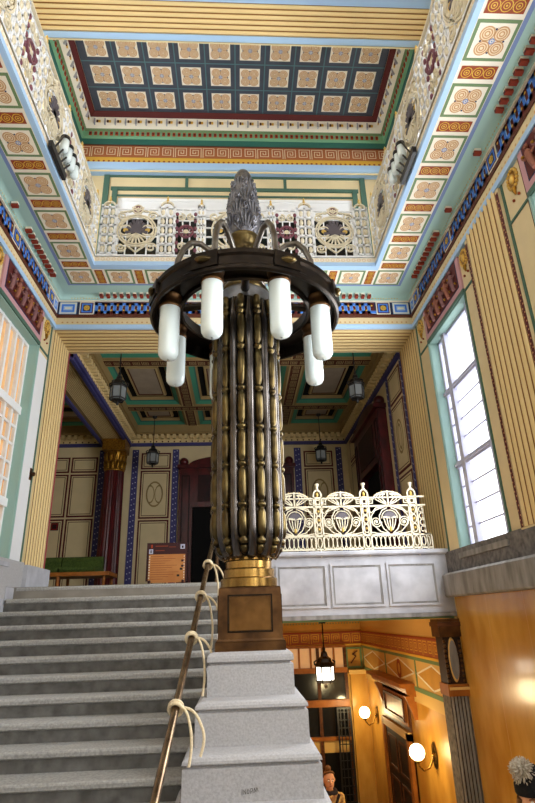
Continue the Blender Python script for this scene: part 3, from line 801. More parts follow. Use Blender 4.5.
L1 = lantern('black hexagonal lantern hanging near the reeded jamb at the head of the stairs', (-2.29, 9.65, 3.88), 1.38, .5, .15, 'lantern_glass', g4)
dup(L1, (-2.31, 14.2, 3.88), .2, 'small dark lantern hanging before the rear cream panel above the notice board', g4)
dup(L1, (2.38, 9.9, 3.98), .1, 'black hexagonal lantern hanging before the red doorcase above the iron railing', g4)
dup(L1, (2.26, 14.2, 3.90), .3, 'small dark lantern hanging before the rear panel farthest in, above the iron railing', g4)

# bench and notice board
t = thing('bench', 'low green upholstered bench with wooden seat rail at the head of the stairs', 'bench', (-3.0, 10.9, LZ))
x0, x1, y0, y1 = -4.3, -2.42, 10.6, 11.35
mb = MB(); mb.box(x0, x1, y0, y1, LZ + .32, LZ + .39, 'wood_amber'); mb.build('seat_rail', t)
mb = MB()
for k in range(2): mb.extr(Fr((0, y1, LZ + .39), (1, 0, 0), (0, 0, 1), (0, -1, 0)), [(0, 0), (y1 - y0 - .03, 0), (y1 - y0, .04), (y1 - y0 - .03, .09), (.1, .1), (0, .1)], x0 + .02 + k * (x1 - x0) / 2, x0 + (k + 1) * (x1 - x0) / 2 - .02 - .25 * k, 'green_plush')
mb.build('seat_cushion', t)
for k in range(2):
    mb = MB(); a = x0 + .02 + k * (x1 - x0 - .3) / 2; b = a + (x1 - x0 - .3) / 2 - .02
    mb.extr(Fr((0, y1, LZ + .45), (1, 0, 0), (0, 0, 1), (0, -1, 0)), [(-.05, 0), (.14, 0), (.10, .2), (.05, .27), (-.02, .29), (-.06, .26)], a, b, 'green_plush'); mb.build('backrest', t)
for x in (x0 + .1, (x0 + x1) / 2, x1 - .1):
    for y in (y0 + .06, y1 - .06):
        mb = MB(); mb.tube([(x, y, LZ), (x, y, LZ + .33)], [.022, .032], 'wood_amber', 8); mb.build('leg', t)
t = thing('notice_board', 'maroon notice board with an orange printed sheet standing on the landing', 'sign', (-1.25, 10.0, LZ))
F = Fr((-1.27, 10.0, LZ), (1, 0, 0), (0, 0, 1), (0, -1, 0))
mb = MB(); mb.fbox(F, -.37, .35, .15, .80, -.03, .02, 'board_maroon'); mb.build('panel', t)
mb = MB(); mb.fbox(F, -.33, .31, .12, .60, .02, .026, 'board_orange')
for i in range(11):
    v = .56 - i * .038; mb.rect(F, -.29, -.29 + .22 + .3 * ((i * 37) % 10) / 10, v, v + .006, .028, 'rust'); 
for i in range(10): mb.rect(F, -.325, -.305, .55 - i * .045, .575 - i * .045, .028, 'tile_cream'); mb.rect(F, .285, .30, .55 - i * .045, .575 - i * .045, .028, 'tile_cream')
for a, b, m in ((.24, .47, 'board_maroon'), (.24, .38, 'board_maroon'), (.22, .33, 'ink'), (.17, .22, 'ink')): mb.rect(F, a, a + .045, b, b + .035, .029, m)
mb.build('printed_sheet', t)
mb = MB(); mb.rect(F, .22, .30, .69, .77, .022, 'lilac_grey'); mb.rect(F, .245, .275, .705, .745, .024, 'ink'); mb.rect(F, -.33, -.26, .61, .69, .0275, 'lilac_grey'); mb.rect(F, -.305, -.285, .625, .675, .029, 'ink')
mb.rect(F, -.30, -.27, .71, .77, .022, 'orange_red'); mb.rect(F, -.22, .0, .735, .75, .022, 'rust'); mb.rect(F, -.22, -.06, .66, .672, .022, 'rust'); mb.rect(F, .02, .14, .72, .73, .022, 'rust')
mb.build('heading', t)
for x in (-.3, .28):
    mb = MB(); mb.fbox(F, x - .02, x + .02, 0, .16, -.2, .1, 'board_maroon'); mb.build('foot', t)
t = thing('wall_sign', 'small dark red square plate on the cream panel over the green bench', 'sign', (-5.02, YV, 2.45))
mb = MB(); F = BF(YV - .016); mb.fbox(F, -5.12, -4.92, 2.35, 2.55, 0, .03, 'red_dark'); mb.frame(F, -5.1, -4.94, 2.37, 2.53, .015, .031, 'red_sign'); mb.build('plate', t)
t = thing('wall_push', 'small bronze fitting on the white strip beside the reeded jamb', 'fitting', (-W, 8.27, 2.14))
mb = MB(); F = SF(-1); mb.fbox(F, 8.23, 8.31, 2.05, 2.23, .006, .02, 'bronze_brown'); mb.build('plate', t)
mb = MB(); mb.sphere(F.p(8.27, 2.14, .05), .035, 'bronze_brown', 10, 8); mb.build('grip', t)

# ------------------------------------------------------------------ main stairs
t = thing('staircase', 'broad flight of worn grey granite steps rising to the landing', 'stairs', (-1.7, 5.5, -1.65))
SX0, SX1 = -3.15, -.27
for k in range(3, -11, -1):
    mb = MB(); yn = 7.237 + .3 * k; z = .165 * k - .008
    F = Fr((0, yn, z), (1, 0, 0), (0, 0, 1), (0, -1, 0))
    prof = [(-.012, 0), (0, -.008), (.004, -.022), (0, -.05), (-.018, -.06), (-.03, -.066), (-.034, -.165), (-.36, -.165), (-.36, 0)]
    mb.extr(F, prof, SX0 if k < 2 else -3.12, SX1 if k > -4 else (-.375 if k > -6 else -.441 if k > -8 else -.503), 'granite_stair'); mb.rect(F, SX0, SX1 if k > -4 else (-.375 if k > -6 else -.441 if k > -8 else -.503), -.166, -.058, -.027, 'granite_riser_shaded'); mb.build('step', t)
# wall under the flight, beside the lower passage
mb = MB()
pts = [(6.17, -4.13), (8.5, -4.13), (8.5, .28), (8.17, .28), (6.17, -.85)]
A = [(-.262, y, z) for y, z in pts]; B = [(.45, y, z) for y, z in pts]
mb.grid([A, B], 'gold_wall', cu=True, smooth=False); mb.face(A, 'granite'); mb.face(B, 'gold_wall')
mb.box(-.49, .45, 4.37, 6.15, -4.13, -1.67, 'gold_wall')
struct('wall_stair', mb)
mb = MB(); mb.box(-W, .45, YF, 4.22, -1.9, -1.658, 'floor_stone'); mb.box(.45, W, YF, 2.4, -1.9, -1.658, 'floor_stone')
struct('floor_middle', mb)
mb = MB()
for k in range(15):
    y = 2.4 + .3 * k; z = -1.658 - .165 * (k + 1); mb.box(.45, W, y, y + .3, -4.4, z, 'granite_stair')
mb.box(.45, W, 6.9, 15.4, -4.4, -4.133, 'floor_stone')
struct('floor_passage', mb)

# ------------------------------------------------------------------ stone pedestal under the lamp
t = thing('stone_pedestal', 'stepped grey granite pedestal beside the stairs under the bronze lamp', 'pedestal', (.09, 5.7, -1.6))
def ped(x0, x1, y0, y1, zt, zc, zb, name, last=False):
    mb = MB(); b = .035
    def ring_(d, z): return [(x0 + d, y0 + d, z), (x1 - d, y0 + d, z), (x1 - d, y1 - d, z), (x0 + d, y1 - d, z)]
    L = [(.05, zt), (.02, zt - .012), (.004, zt - .03), (0, zt - .05), (0, zc + .006), (.006, zc), (.03, zc - .006), (.03, zc - .02), (.004, zc - .026), (.002, zb)]
    mb.grid([ring_(*q) for q in L], 'granite', cu=True, smooth=False); mb.face(ring_(*L[0]), 'granite')
    mb.build(name, t)
ped(-.295, .475, 5.30, 6.10, -.28, -.362, -.63, 'block')
ped(-.372, .553, 5.00, 6.12, -.63, -.686, -.945, 'block')
ped(-.438, .603, 4.69, 6.14, -.945, -.996, -1.235, 'block')
ped(-.50, .66, 4.36, 6.16, -1.235, -1.29, -1.66, 'block')

mb = MB(); F = Fr((.004, 4.692, -1.19), (1, 0, .03), (0, 0, 1), (0, -1, 0))
for P in ([(0, 0), (0, .034)], [(.012, .004), (.012, .03)], [(.012, .03), (.026, .004), (.026, .032)], [(.036, .008), (.048, .006), (.052, .026), (.04, .03), (.036, .008)], [(.062, .006), (.062, .034), (.076, .034), (.076, .02), (.064, .018)], [(.086, .01), (.09, .036), (.1, .014), (.108, .038), (.116, .016)]):
    mb.stroke(F, P, .0035, .004, 'granite_riser_shaded')
mb.build('scratched_letters', t)
# ------------------------------------------------------------------ the great bronze lamp
AX, AY = .094, 5.69
lamp = thing('bronze_candelabrum', 'giant dark bronze candelabrum with ring of white tube lights and pinecone top', 'lamp', (AX, AY, -.28))
C = (AX, AY, 0)
def sq_prism(mb, prof, m, cx=AX, cy=AY):
    rows = [[(cx - h, cy - h, z), (cx + h, cy - h, z), (cx + h, cy + h, z), (cx - h, cy + h, z)] for h, z in prof]
    mb.grid(rows, m, cu=True, smooth=False); mb.face(rows[0][::-1], m); mb.face(rows[-1], m)
mb = MB(); sq_prism(mb, [(.322, -.28), (.322, -.205), (.312, -.195), (.306, -.18)], 'bronze_brown'); mb.build('base_slab', lamp)
mb = MB(); sq_prism(mb, [(.300, -.18), (.297, -.12), (.294, .235), (.292, .262), (.285, .272)], 'bronze_brown')
die = mb.build('pedestal_box', lamp)
for q in range(4):
    mb = MB(); a = q * PI / 2; u = Vector((math.cos(a), math.sin(a), 0)); n = Vector((math.sin(a), -math.cos(a), 0))
    F = Fr(Vector((AX, AY, 0)) + n * .294, u, (0, 0, 1), n)
    mb.frame(F, -.21, .21, -.125, .205, .014, .0, 'bronze', .012); mb.fbox(F, -.19, .19, -.105, .185, .0, .008, 'bronze_panel'); mb.build('panel', die)
mb = MB(); mb.lathe(C, [(.28, .272), (.285, .28), (.285, .355), (.27, .365), (.255, .37), (.255, .44), (.245, .452), (.23, .458), (.23, .52), (.222, .532), (.215, .6)], 'brass', 40, hard=True); mb.build('stepped_drum', lamp)
mb = MB(); mb.lathe(C, [(.2, .55), (.25, .57), (.315, .68), (.345, .85), (.345, 3.46), (.30, 3.50)], 'bronze', 48); mb.build('shaft', lamp)
OFF = -PI / 2 + math.radians(-9)
bz = [.70, 1.043, 1.46, 1.862, 2.30, 2.805, 3.26]
for k in range(12):
    for half in (0, 1):
        a = OFF + (k + .5 * half) * PI / 6; ca, sa = math.cos(a), math.sin(a); mb = MB()
        if half == 0:
            pts = []; zs = bz + [3.55]
            prof = [(.60, .02), (.62, .036), (.645, .04), (.672, .03), (.69, .022), (.70, .036), (.725, .036), (.745, .024)]
            prof = [(.585, .012), (.60, .03), (.625, .038), (.65, .034), (.672, .022)]
            for i, b in enumerate(bz):
                prof += [(b - .034, .022), (b - .018, .042), (b, .048), (b + .018, .042), (b + .034, .022)]
                nx = bz[i + 1] if i + 1 < len(bz) else 3.52
                s0, s1 = b + .04, min(nx - .04, 3.49)
                if s1 - s0 > .05:
                    for f, r in ((0, .022), (.06, .035), (.16, .043), (.5, .046), (.84, .043), (.94, .035), (1, .022)): prof.append((s0 + (s1 - s0) * f, r))
            path = []; rad = []
            for z, r in prof:
                q = .358 if z > .88 else .358 - .13 * (1 - math.sqrt(max(0, 1 - ((.88 - z) / .32) ** 2)))
                path.append((AX + q * ca, AY + q * sa, z)); rad.append(r)
            mb.tube(path, rad, 'bronze_gold', 10); mb.build('beaded_rod', lamp)
        else:
            path = []; rad = []
            for i in range(20):
                z = .565 + (3.47 - .565) * (i / 19) ** 2 if i < 19 else 3.47
                q = .333 if z > .88 else .333 - .14 * (1 - math.sqrt(max(0, 1 - ((.88 - z) / .33) ** 2)))
                path.append((AX + q * ca, AY + q * sa, z)); rad.append(.052 if 0 < i < 19 else .015)
            mb.tube(path, rad, 'steel', 10); mb.build('plain_rod', lamp)
mb = MB(); mb.lathe(C, [(.30, 3.44), (.325, 3.47), (.325, 3.62), (.30, 3.66), (.27, 3.68)], 'collar_steel', 40, hard=True); mb.build('collar', lamp)
# ring
mb = MB()
mb.lathe(C, [(1.06, 3.43), (1.075, 3.29), (1.10, 3.285), (1.125, 3.30), (1.125, 3.34), (1.105, 3.36), (1.105, 3.46), (1.13, 3.48), (1.13, 3.53), (1.09, 3.545), (.80, 3.56), (.745, 3.53), (.74, 3.40), (.76, 3.385), (.79, 3.40), (.80, 3.43), (1.06, 3.43)], 'bronze', 80, hard=True)
ring = mb.build('ring', lamp)
for k in range(8):   # cartouches on the rim
    a = -PI / 2 + k * PI / 4 + PI / 8; n = Vector((math.cos(a), math.sin(a), 0)); u = Vector((-math.sin(a), math.cos(a), 0))
    F = Fr(Vector((AX, AY, 3.42)) + n * 1.10, u, (0, 0, 1), n); mb = MB()
    mb.fbox(F, -.15, .15, -.075, .115, -.06, .035, 'bronze'); mb.sphere(F.p(0, .02, .035), .045, 'bronze_gold', 12, 8, (abs(u.x) * 2 + .3, abs(u.y) * 2 + .3, .8)); mb.build('cartouche', ring)
for k in range(4):   # spokes carrying the ring
    a = -PI / 2 + k * PI / 2
    mb = MB(); mb.tube([(AX + .25 * math.cos(a), AY + .25 * math.sin(a), 3.6), (AX + .5 * math.cos(a), AY + .5 * math.sin(a), 3.53), (AX + .78 * math.cos(a), AY + .78 * math.sin(a), 3.5)], [.06, .045, .05], 'bronze', 8); mb.build('spoke', lamp)
for k in range(8):
    a = -PI / 2 + PI / 8 + k * PI / 4; ca, sa = math.cos(a), math.sin(a)
    P = (AX + .923 * ca, AY + .923 * sa, 0)
    mb = MB(); mb.lathe(P, [(.012, 2.632), (.05, 2.637), (.085, 2.655), (.108, 2.69), (.114, 2.74), (.114, 3.30), (.108, 3.315)], 'opal', 24); tb = mb.build('light_tube', lamp)
    mb = MB(); mb.lathe(P, [(.116, 3.27), (.124, 3.275), (.124, 3.31), (.116, 3.32), (.116, 3.40), (.128, 3.41), (.128, 3.435)], 'bronze_brown', 24); mb.build('socket', tb)
    # gooseneck arm above
    mb = MB(); rr = [(.10, 3.93), (.24, 4.03), (.42, 4.19), (.58, 4.28), (.70, 4.26), (.79, 4.14), (.855, 3.96), (.875, 3.75), (.88, 3.53)]
    pts = []
    for i in range(len(rr) - 1):
        for j in range(3): f = j / 3; pts.append((rr[i][0] * (1 - f) + rr[i + 1][0] * f, rr[i][1] * (1 - f) + rr[i + 1][1] * f))
    pts.append(rr[-1])
    mb.tube([(AX + q * ca, AY + q * sa, z) for q, z in pts], .036, 'arm_bronze', 10); mb.build('gooseneck_arm', lamp)
# cup and pinecone
mb = MB(); mb.lathe(C, [(.27, 3.66), (.30, 3.7), (.24, 3.8), (.17, 3.95), (.15, 4.2), (.152, 4.32), (.165, 4.40), (.185, 4.42), (.19, 4.47), (.205, 4.49), (.2, 4.52)], 'bronze_gold', 32); mb.build('cup', lamp)
prof = [(.17, 4.48), (.2, 4.55), (.205, 4.7), (.198, 4.85), (.183, 5.0), (.165, 5.14), (.148, 5.27), (.135, 5.38), (.128, 5.46), (.112, 5.56), (.08, 5.63), (.04, 5.66), (.005, 5.67)]
mb = MB(); mb.lathe(C, prof, 'pewter', 32); pine = mb.build('pinecone_finial', lamp)
def rad_at(z):
    for (r0, z0), (r1, z1) in zip(prof[:-1], prof[1:]):
        if z0 <= z <= z1: return r0 + (r1 - r0) * (z - z0) / (z1 - z0)
    return .1
for row in range(4):
    z0 = 4.46 + row * .235; n = 6; h = .36 - .025 * row; mb = MB()
    for k in range(n):
        a = -PI / 2 + 2 * PI * (k + .5 * (row % 2)) / n + .1; wd = .085 - .008 * row
        nb = 9
        for b in range(nb):   # each leaf a fan of lobes
            f = (b - (nb - 1) / 2) / ((nb - 1) / 2); th = f * 1.15; pts = []; rr = []
            for s in (0, .35, .7, .92, 1.0):
                L = h * (1 - .28 * f * f) * s; dz = L * math.cos(th * .8); du = L * math.sin(th) * .62
                zz = z0 + dz; r = rad_at(zz) - .006 + .032 * s ** 3
                aa = a + du / max(.1, r); pts.append((AX + r * math.cos(aa), AY + r * math.sin(aa), zz)); rr.append(.012 + .012 * s if s < 1 else .012)
            pts[-1] = (AX + (pts[-1][0] - AX) * 1.1, AY + (pts[-1][1] - AY) * 1.1, pts[-1][2] - .015)
            mb.tube(pts, rr, 'pewter', 5)
    mb.build('acanthus_row', pine)

# ------------------------------------------------------------------ handrail and its rope ties
hr = thing('handrail', 'round bronze handrail climbing the stairs beside the granite pedestal', 'handrail', (-.5, 4, -1))
def hrp(D): f = (D - 3.952) / (7.025 - 3.952); return Vector((-.523 + f * .143, D, -1.006 + f * 1.69))
mb = MB(); mb.tube([hrp(2.5), hrp(4), hrp(5), hrp(6), hrp(7), hrp(7.9), hrp(8.05) + Vector((.03, .02, -.03))], .03, 'rail_bronze', 12); mb.build('rail', hr)
p = hrp(8.0); mb = MB(); mb.tube([(p.x, p.y + .2, LZ - .02), (p.x + .02, p.y + .2, p.z - .1), p], .022, 'rail_bronze', 8); mb.build('post', hr)
p = hrp(2.55); mb = MB(); mb.tube([(p.x, p.y, -1.66), p], .022, 'rail_bronze', 8); mb.build('post', hr)
rl_ = ['cream rope tie round the handrail lowest on the flight, beside the bottom pedestal block', 'cream rope tie round the handrail beside the topmost granite block', 'cream rope tie round the handrail level with the square bronze box', 'cream rope tie round the handrail highest on the flight, beside the bronze bowl']
def wall_x(y, z):
    if z < -.945: return -.445
    if z < -.63: return -.38
    if z < -.28: return -.302
    return -.225
for i, (D, drop) in enumerate(((4.66, .30), (5.49, .40), (6.19, .45), (6.9, .45))):
    t = thing('rope_tie', rl_[i], 'rope', tuple(hrp(D)), 'cream rope ties on the handrail')
    c = hrp(D); d = (hrp(D + .1) - c).normalized(); x = d.cross(Vector((0, 0, 1))).normalized(); y = x.cross(d)
    mb = MB()
    for q in (-.014, .014): mb.tube([c + d * q + (x * math.cos(2 * PI * k / 16) + y * math.sin(2 * PI * k / 16)) * .05 for k in range(16)], .014, 'rope', 7, closed=True)
    mb.build('loop', t)
    ex = -.30 if i > 0 else -.40
    for s, (dx, dz) in enumerate(((.19, drop), (.10, drop * 1.15))):
        mb = MB(); a = c + x * .05 * (1 if x.x > 0 else -1); pts = []
        for k in range(13):
            f = k / 12
            pts.append((c.x + .04 + dx * math.sin(f * 2.1) * .95, c.y - .02 - .08 * f * (1 + s), c.z + .02 * math.sin(PI * min(1, f * 2)) - dz * f ** 1.5))
        mb.tube(pts, .011, 'rope', 7); mb.build('strand', t)

# ------------------------------------------------------------------ bridge parapet and iron railing
t = thing('stone_parapet', 'pale stone parapet with three recessed panels carrying the cream iron railing', 'parapet', (1.8, 8.5, 0))
F = BF(YB)
mb = MB(); mb.fbox(F, .45, W, -.06, .83, -.25, 0, 'parapet_stone'); mb.fbox(F, .45, W, -.06, .0, 0, .03, 'stone_ledge'); mb.build('body', t)
mb = MB(); mb.extr(F, [(-.28, .83), (.05, .83), (.07, .85), (.07, .885), (.05, .905), (-.28, .905)], .45, W - .0, 'parapet_stone'); mb.build('coping', t)
for a, b in ((.60, 1.25), (1.42, 2.10), (2.28, 2.93)):
    mb = MB(); mb.frame(F, a - .06, b + .06, .10, .72, .03, 0, 'parapet_stone', .02); mb.frame(F, a - .03, b + .03, .13, .69, .025, 0, 'stone_ledge', .01); mb.rect(F, a, b, .16, .66, .004, 'parapet_stone'); mb.build('panel', t)

def arc(cx, cy, r, a0, a1, n=14, sy=1.0): return [(cx + r * math.cos(a0 + (a1 - a0) * i / n), cy + sy * r * math.sin(a0 + (a1 - a0) * i / n)) for i in range(n + 1)]
def rail_panel(w):    # one bay of the bridge railing, local: u 0..w, v 0..~.95
    mb = MB(); F = Fr((0, 0, 0), (1, 0, 0), (0, 0, 1), (0, -1, 0)); I = 'iron_cream'; c = w / 2; T = .015; H = .018
    for v in (.035, .235, .69): mb.fbox(F, 0, w, v - .013, v + .013, -.012, .014, I)
    n = 9
    for i in range(n):   # little ovals along the foot
        u = (i + .5) * w / n; mb.ribbon(F, arc(u, .135, .036, 0, 2 * PI, 14, 2.4), .012, -.01, I, H)
        mb.disc(F, u, .235, .018, .016, I, 8)
    # big symmetrical bows from the foot to the shoulders
    for s in (1, -1):
        mb.ribbon(F, [(c + s * q, v) for q, v in ((.02, .25), (.16, .29), (.27, .40), (.29, .52), (.22, .62), (.08, .67))], T, -.01, I, H)
        mb.ribbon(F, [(c + s * q, v) for q, v in ((.03, .26), (.11, .33), (.15, .43), (.16, .53), (.11, .62), (.03, .66))], T, -.01, I, H)
        mb.ribbon(F, [(c + s * q, v) for q, v in ((.34, .25), (.30, .28), (.2, .26), (.06, .25))], T, -.01, I, H)
        mb.ribbon(F, [(c + s * q, v) for q, v in ((.34, .66), (.28, .58), (.2, .66), (.05, .68))], T, -.01, I, H)
        mb.ribbon(F, spiral_pts(c + s * .215, .44, .085, .012, 2.2, 0, 40, s), .013, -.012, I, .022)
        mb.disc(F, c + s * .215, .44, .02, .016, I, 8)
        mb.ribbon(F, [(c + s * .345, .24), (c + s * .345, .69)], .012, -.01, I, H)
    # palmette: dark cap over ribs and a gilt bud
    for i in range(9):
        a = PI * (i + .5) / 9; mb.ribbon(F, [(c, .50), (c + .06 * math.cos(a), .50 + .055 * math.sin(a)), (c + .105 * math.cos(a), .49 + .115 * math.sin(a))], .026, -.006, 'iron_dark' if 1 <= i <= 7 else I, .018)
    mb.ribbon(F, arc(c, .49, .125, 0, PI, 14, 1.05), .012, -.01, I, H)
    for i in range(5): q = (i - 2) * .036; mb.ribbon(F, [(c + q * 1.3, .49), (c + q, .40), (c + q * .4, .31)], .013, -.01, I, H)
    mb.sphere((c, -.005, .325), .028, 'iron_gold', 8, 6, (.8, .6, 1.4))
    # key-pattern frieze with a domed crest
    mb.fbox(F, 0, w, .815, .835, -.012, .014, I)
    for s in (1, -1):
        P = [(.345, .715), (.345, .80), (.245, .80), (.245, .735), (.30, .735), (.30, .77), (.275, .77)]
        mb.stroke(F, [(c + s * a, b) for a, b in P], .013, -.01, I, H)
        for r, o in ((.20, 0), (.145, .01), (.09, .02)):
            mb.ribbon(F, [(c + s * .03, .715 + o)] + [(c + s * q, v) for q, v in ((r * .55, .745 + o), (r * 1.0, .80 + o * .6), (r * .8, .86), (r * .35, .885))], .014, -.01, I, H)
    mb.ribbon(F, arc(c, .80, .225, 0, PI, 20, .52), .02, -.01, I, H)
    mb.ribbon(F, [(c, .69), (c, .93)], .024, -.012, I, .026)
    for i in range(7): a = PI * (i + 1) / 8; mb.sphere((c + .225 * math.cos(a), 0, .80 + .117 * math.sin(a) + .012), .012, 'iron_gold', 6, 5)
    return mb
def rail_post():
    mb = MB(); F = Fr((0, 0, 0), (1, 0, 0), (0, 0, 1), (0, -1, 0)); I = 'iron_cream'
    for s in (-.062, .062): mb.fbox(F, s - .011, s + .011, -.02, .87, -.016, .018, I)
    mb.ribbon(F, arc(0, .87, .062, 0, PI, 12, 1.35), .022, -.016, I, .034)
    for v in (.035, .235, .69, .83): mb.fbox(F, -.07, .07, v - .013, v + .013, -.016, .018, I)
    mb.frame(F, -.045, .045, .72, .81, .02, -.01, I, .02)
    for i in range(3): mb.ribbon(F, arc(0, .34 + i * .14, .042, 0, 2 * PI, 14, 1.5), .014, -.01, I, .024); mb.sphere((0, -.01, .34 + i * .14), .02, 'iron_gold', 7, 6)
    mb.ribbon(F, arc(0, .135, .035, 0, 2 * PI, 12, 2.2), .014, -.01, I, .024)
    mb.sphere((0, 0, .885), .022, 'iron_gold', 8, 6, (1, .7, 1.8))
    mb.lathe((0, 0, 0), [(.02, .95), (.03, .965), (.018, .985), (.026, 1.02), (.036, 1.045), (.036, 1.06), (.01, 1.062)], I, 10)
    mb.tube([(.0, -.0, .03), (0, -.05, .01), (0, -.075, -.03), (0, -.075, -.09)], .012, I, 6)
    return mb
t = thing('iron_railing', 'cream wrought iron railing with key frieze on the pale stone parapet', 'railing', (0, YB + .06, .905))
XP = [.50, 1.245, 1.994, 2.764]
pp = None; po = None
for i, x in enumerate(XP):
    if po is None: po = rail_post().build('post', t, loc=(x, 0, 0)); po.matrix_parent_inverse = Matrix.Identity(4)
    else:
        o = po.copy(); COL.objects.link(o); o.parent = t; o.location = (x, 0, 0)
for i, (a, b) in enumerate(zip(XP[:-1], XP[1:])):
    if pp is None: pp = rail_panel(.75 - .13).build('panel', t, loc=(a + .065, 0, 0)); pp.matrix_parent_inverse = Matrix.Identity(4)
    else:
        o = pp.copy(); COL.objects.link(o); o.parent = t; o.location = (a + .065, 0, 0); o.scale = ((b - a - .13) / .62, 1, 1)
mb = MB(); F = Fr((0, 0, 0), (1, 0, 0), (0, 0, 1), (0, -1, 0)); I = 'iron_cream'
for v in (.035, .235, .69, .83): mb.fbox(F, 0, .14 if v > .3 else .17, v - .012, v + .012, -.012, .012, I)
mb.ribbon(F, [(.11, -.08), (.10, .24), (.08, .69)], .02, -.01, I, .022)
mb.ribbon(F, [(.06, .24), (.16, .24), (.18, .2), (.18, 0)], .022, -.01, I, .022)
for k in range(4): mb.ribbon(F, arc(.06, .32 + k * .1, .035, 0, 2 * PI, 10, 1.2), .014, -.01, I, .022)
for k in range(2): mb.ribbon(F, arc(.045 + k * .075, .135, .03, 0, 2 * PI, 10, 2.4), .014, -.01, I, .022)
o = mb.build('end_panel', t, loc=(2.83, 0, 0)); o.matrix_parent_inverse = Matrix.Identity(4)

# ------------------------------------------------------------------ gallery railings
def g_big(w, motif=True):
    mb = MB(); F = Fr((0, 0, 0), (1, 0, 0), (0, 0, 1), (0, -1, 0)); I = 'iron_cream'; c = w / 2; h = 1.0; W_ = 'white_paint'
    for i in range(6): v = .02 + i * .19; mb.fbox(F, 0, w, v - .011, v + .011, -.01, .01, W_)
    k = max(3, round(w / .18))
    for i in range(k + 1): u = w * i / k; mb.fbox(F, u - .011, u + .011, 0, h, -.01, .01, W_)
    R = min(w * .46, .42)
    for r in (R, R * .88): mb.ribbon(F, arc(c, .52, r, 0, 2 * PI, 32), .026, -.006, I, .03)
    for s in (1, -1):
        for q in (.12, .92): mb.ribbon(F, spiral_pts(c + s * w * .36, q - (.1 if q > .5 else -.05), .09, .012, 1.6, 0, 26, s), .022, -.006, I, .03)
        mb.ribbon(F, arc(c + s * w * .26, .52, .1, 0, 2 * PI, 18), .024, -.006, I, .03); mb.disc(F, c + s * w * .26, .52, .045, .02, 'iron_gold', 10)
        mb.ribbon(F, [(c, .08), (c + s * .14, .2), (c + s * .22, .36)], .022, -.006, I, .03)
        mb.ribbon(F, [(c, .98), (c + s * .12, .92), (c + s * .3, .9)], .022, -.006, I, .03)
    if motif:
        for i in range(9):
            a = PI * (i + .5) / 9 * 1.0
            mb.ribbon(F, [(c, .44), (c + .09 * math.cos(a), .46 + .12 * math.sin(a)), (c + .19 * math.cos(a), .42 + .32 * math.sin(a))], .045, 0, 'iron_dark', .03)
        for i in range(7):
            a = -PI * (i + .5) / 7
            mb.ribbon(F, [(c, .44), (c + .1 * math.cos(a), .42 + .1 * math.sin(a)), (c + .17 * math.cos(a), .40 + .18 * math.sin(a))], .026, 0, 'iron_cream', .034)
        mb.disc(F, c, .955, .075, .018, 'iron_plum', 14); mb.ribbon(F, arc(c, .955, .085, 0, 2 * PI, 16), .02, 0, I, .03)
        for i in range(5): mb.ribbon(F, [(c, .90), (c + (i - 2) * .05, 1.0)], .014, .005, I, .024)
    return mb
def g_small(w):
    mb = MB(); F = Fr((0, 0, 0), (1, 0, 0), (0, 0, 1), (0, -1, 0)); I = 'iron_cream'; c = w / 2
    for i in range(5): v = .02 + i * .24; mb.fbox(F, 0, w, v - .011, v + .011, -.01, .01, 'white_paint')
    for i in range(4): u = w * i / 3; mb.fbox(F, u - .011, u + .011, 0, 1.0, -.01, .01, 'white_paint')
    mb.ribbon(F, arc(c, .5, w * .32, 0, 2 * PI, 20), .03, 0, 'iron_plum', .03); mb.disc(F, c, .5, w * .12, .02, I, 10)
    for i in range(8): a = i * PI / 4; mb.disc(F, c + w * .21 * math.cos(a), .5 + w * .21 * math.sin(a), w * .06, .024, 'iron_plum', 8)
    for s in (1, -1):
        for v in (.2, .8):
            mb.ribbon(F, spiral_pts(c + s * w * .22, v, w * .2, .01, 1.5, PI / 2, 22, s), .02, 0, I, .03)
        for i in range(6): mb.sphere((c + s * w * .42, -.01, .12 + i * .15), .032, 'iron_plum', 7, 5, (1, .6, 1.3))
    return mb
def g_post(w):
    mb = MB(); F = Fr((0, 0, 0), (1, 0, 0), (0, 0, 1), (0, -1, 0)); I = 'white_paint'
    for u in (.02, w / 2, w - .02): mb.fbox(F, u - .016, u + .016, 0, 1.06, -.02, .02, I)
    for i in range(6): mb.fbox(F, 0, w, .04 + i * .19, .075 + i * .19, -.02, .02, I)
    for i in range(5):
        for u in (w * .27, w * .73): mb.sphere((u, -.015, .14 + i * .19), min(.045, w * .2), 'iron_cream', 7, 6, (.8, .6, 1.4))
    mb.ribbon(F, arc(w / 2, 1.03, w * .36, 0, PI, 10), .026, -.02, 'iron_cream', .04)
    mb.sphere((w / 2, 0, 1.05 + w * .36), .028, 'iron_gold', 8, 6, (1, 1, 1.6))
    mb.lathe((w / 2, 0, 0), [(.014, 1.08 + w * .36), (.02, 1.12 + w * .36), (.004, 1.16 + w * .36)], 'iron_gold', 8)
    return mb
PROTO = {}
def gpart(kind, w, t, u, rot=0.0, loc=None):
    key = (kind, round(w, 2)); nm = {'big': 'panel', 'small': 'narrow_panel', 'post': 'post'}[kind]
    if key not in PROTO:
        o = {'big': g_big, 'small': g_small, 'post': g_post}[kind](w).build(nm, t, loc=loc); o.matrix_parent_inverse = Matrix.Identity(4); PROTO[key] = o
    else:
        o = PROTO[key].copy(); COL.objects.link(o); o.parent = t; o.location = loc
    o.rotation_euler = (0, 0, rot)
GZ = ZS + .195
t = thing('gallery_railing', 'ornate white iron railing across the far gallery under the dark upper window', 'railing', (0, GB + .03, GZ), 'white iron railings of the upper gallery')
seq = [('post', .27), ('big', .70), ('post', .29), ('small', .37), ('post', .14)]
x = -2.30
lay = []
for k, w in seq: lay.append((k, x, w)); x += w
lay.append(('big', x, -2 * x))
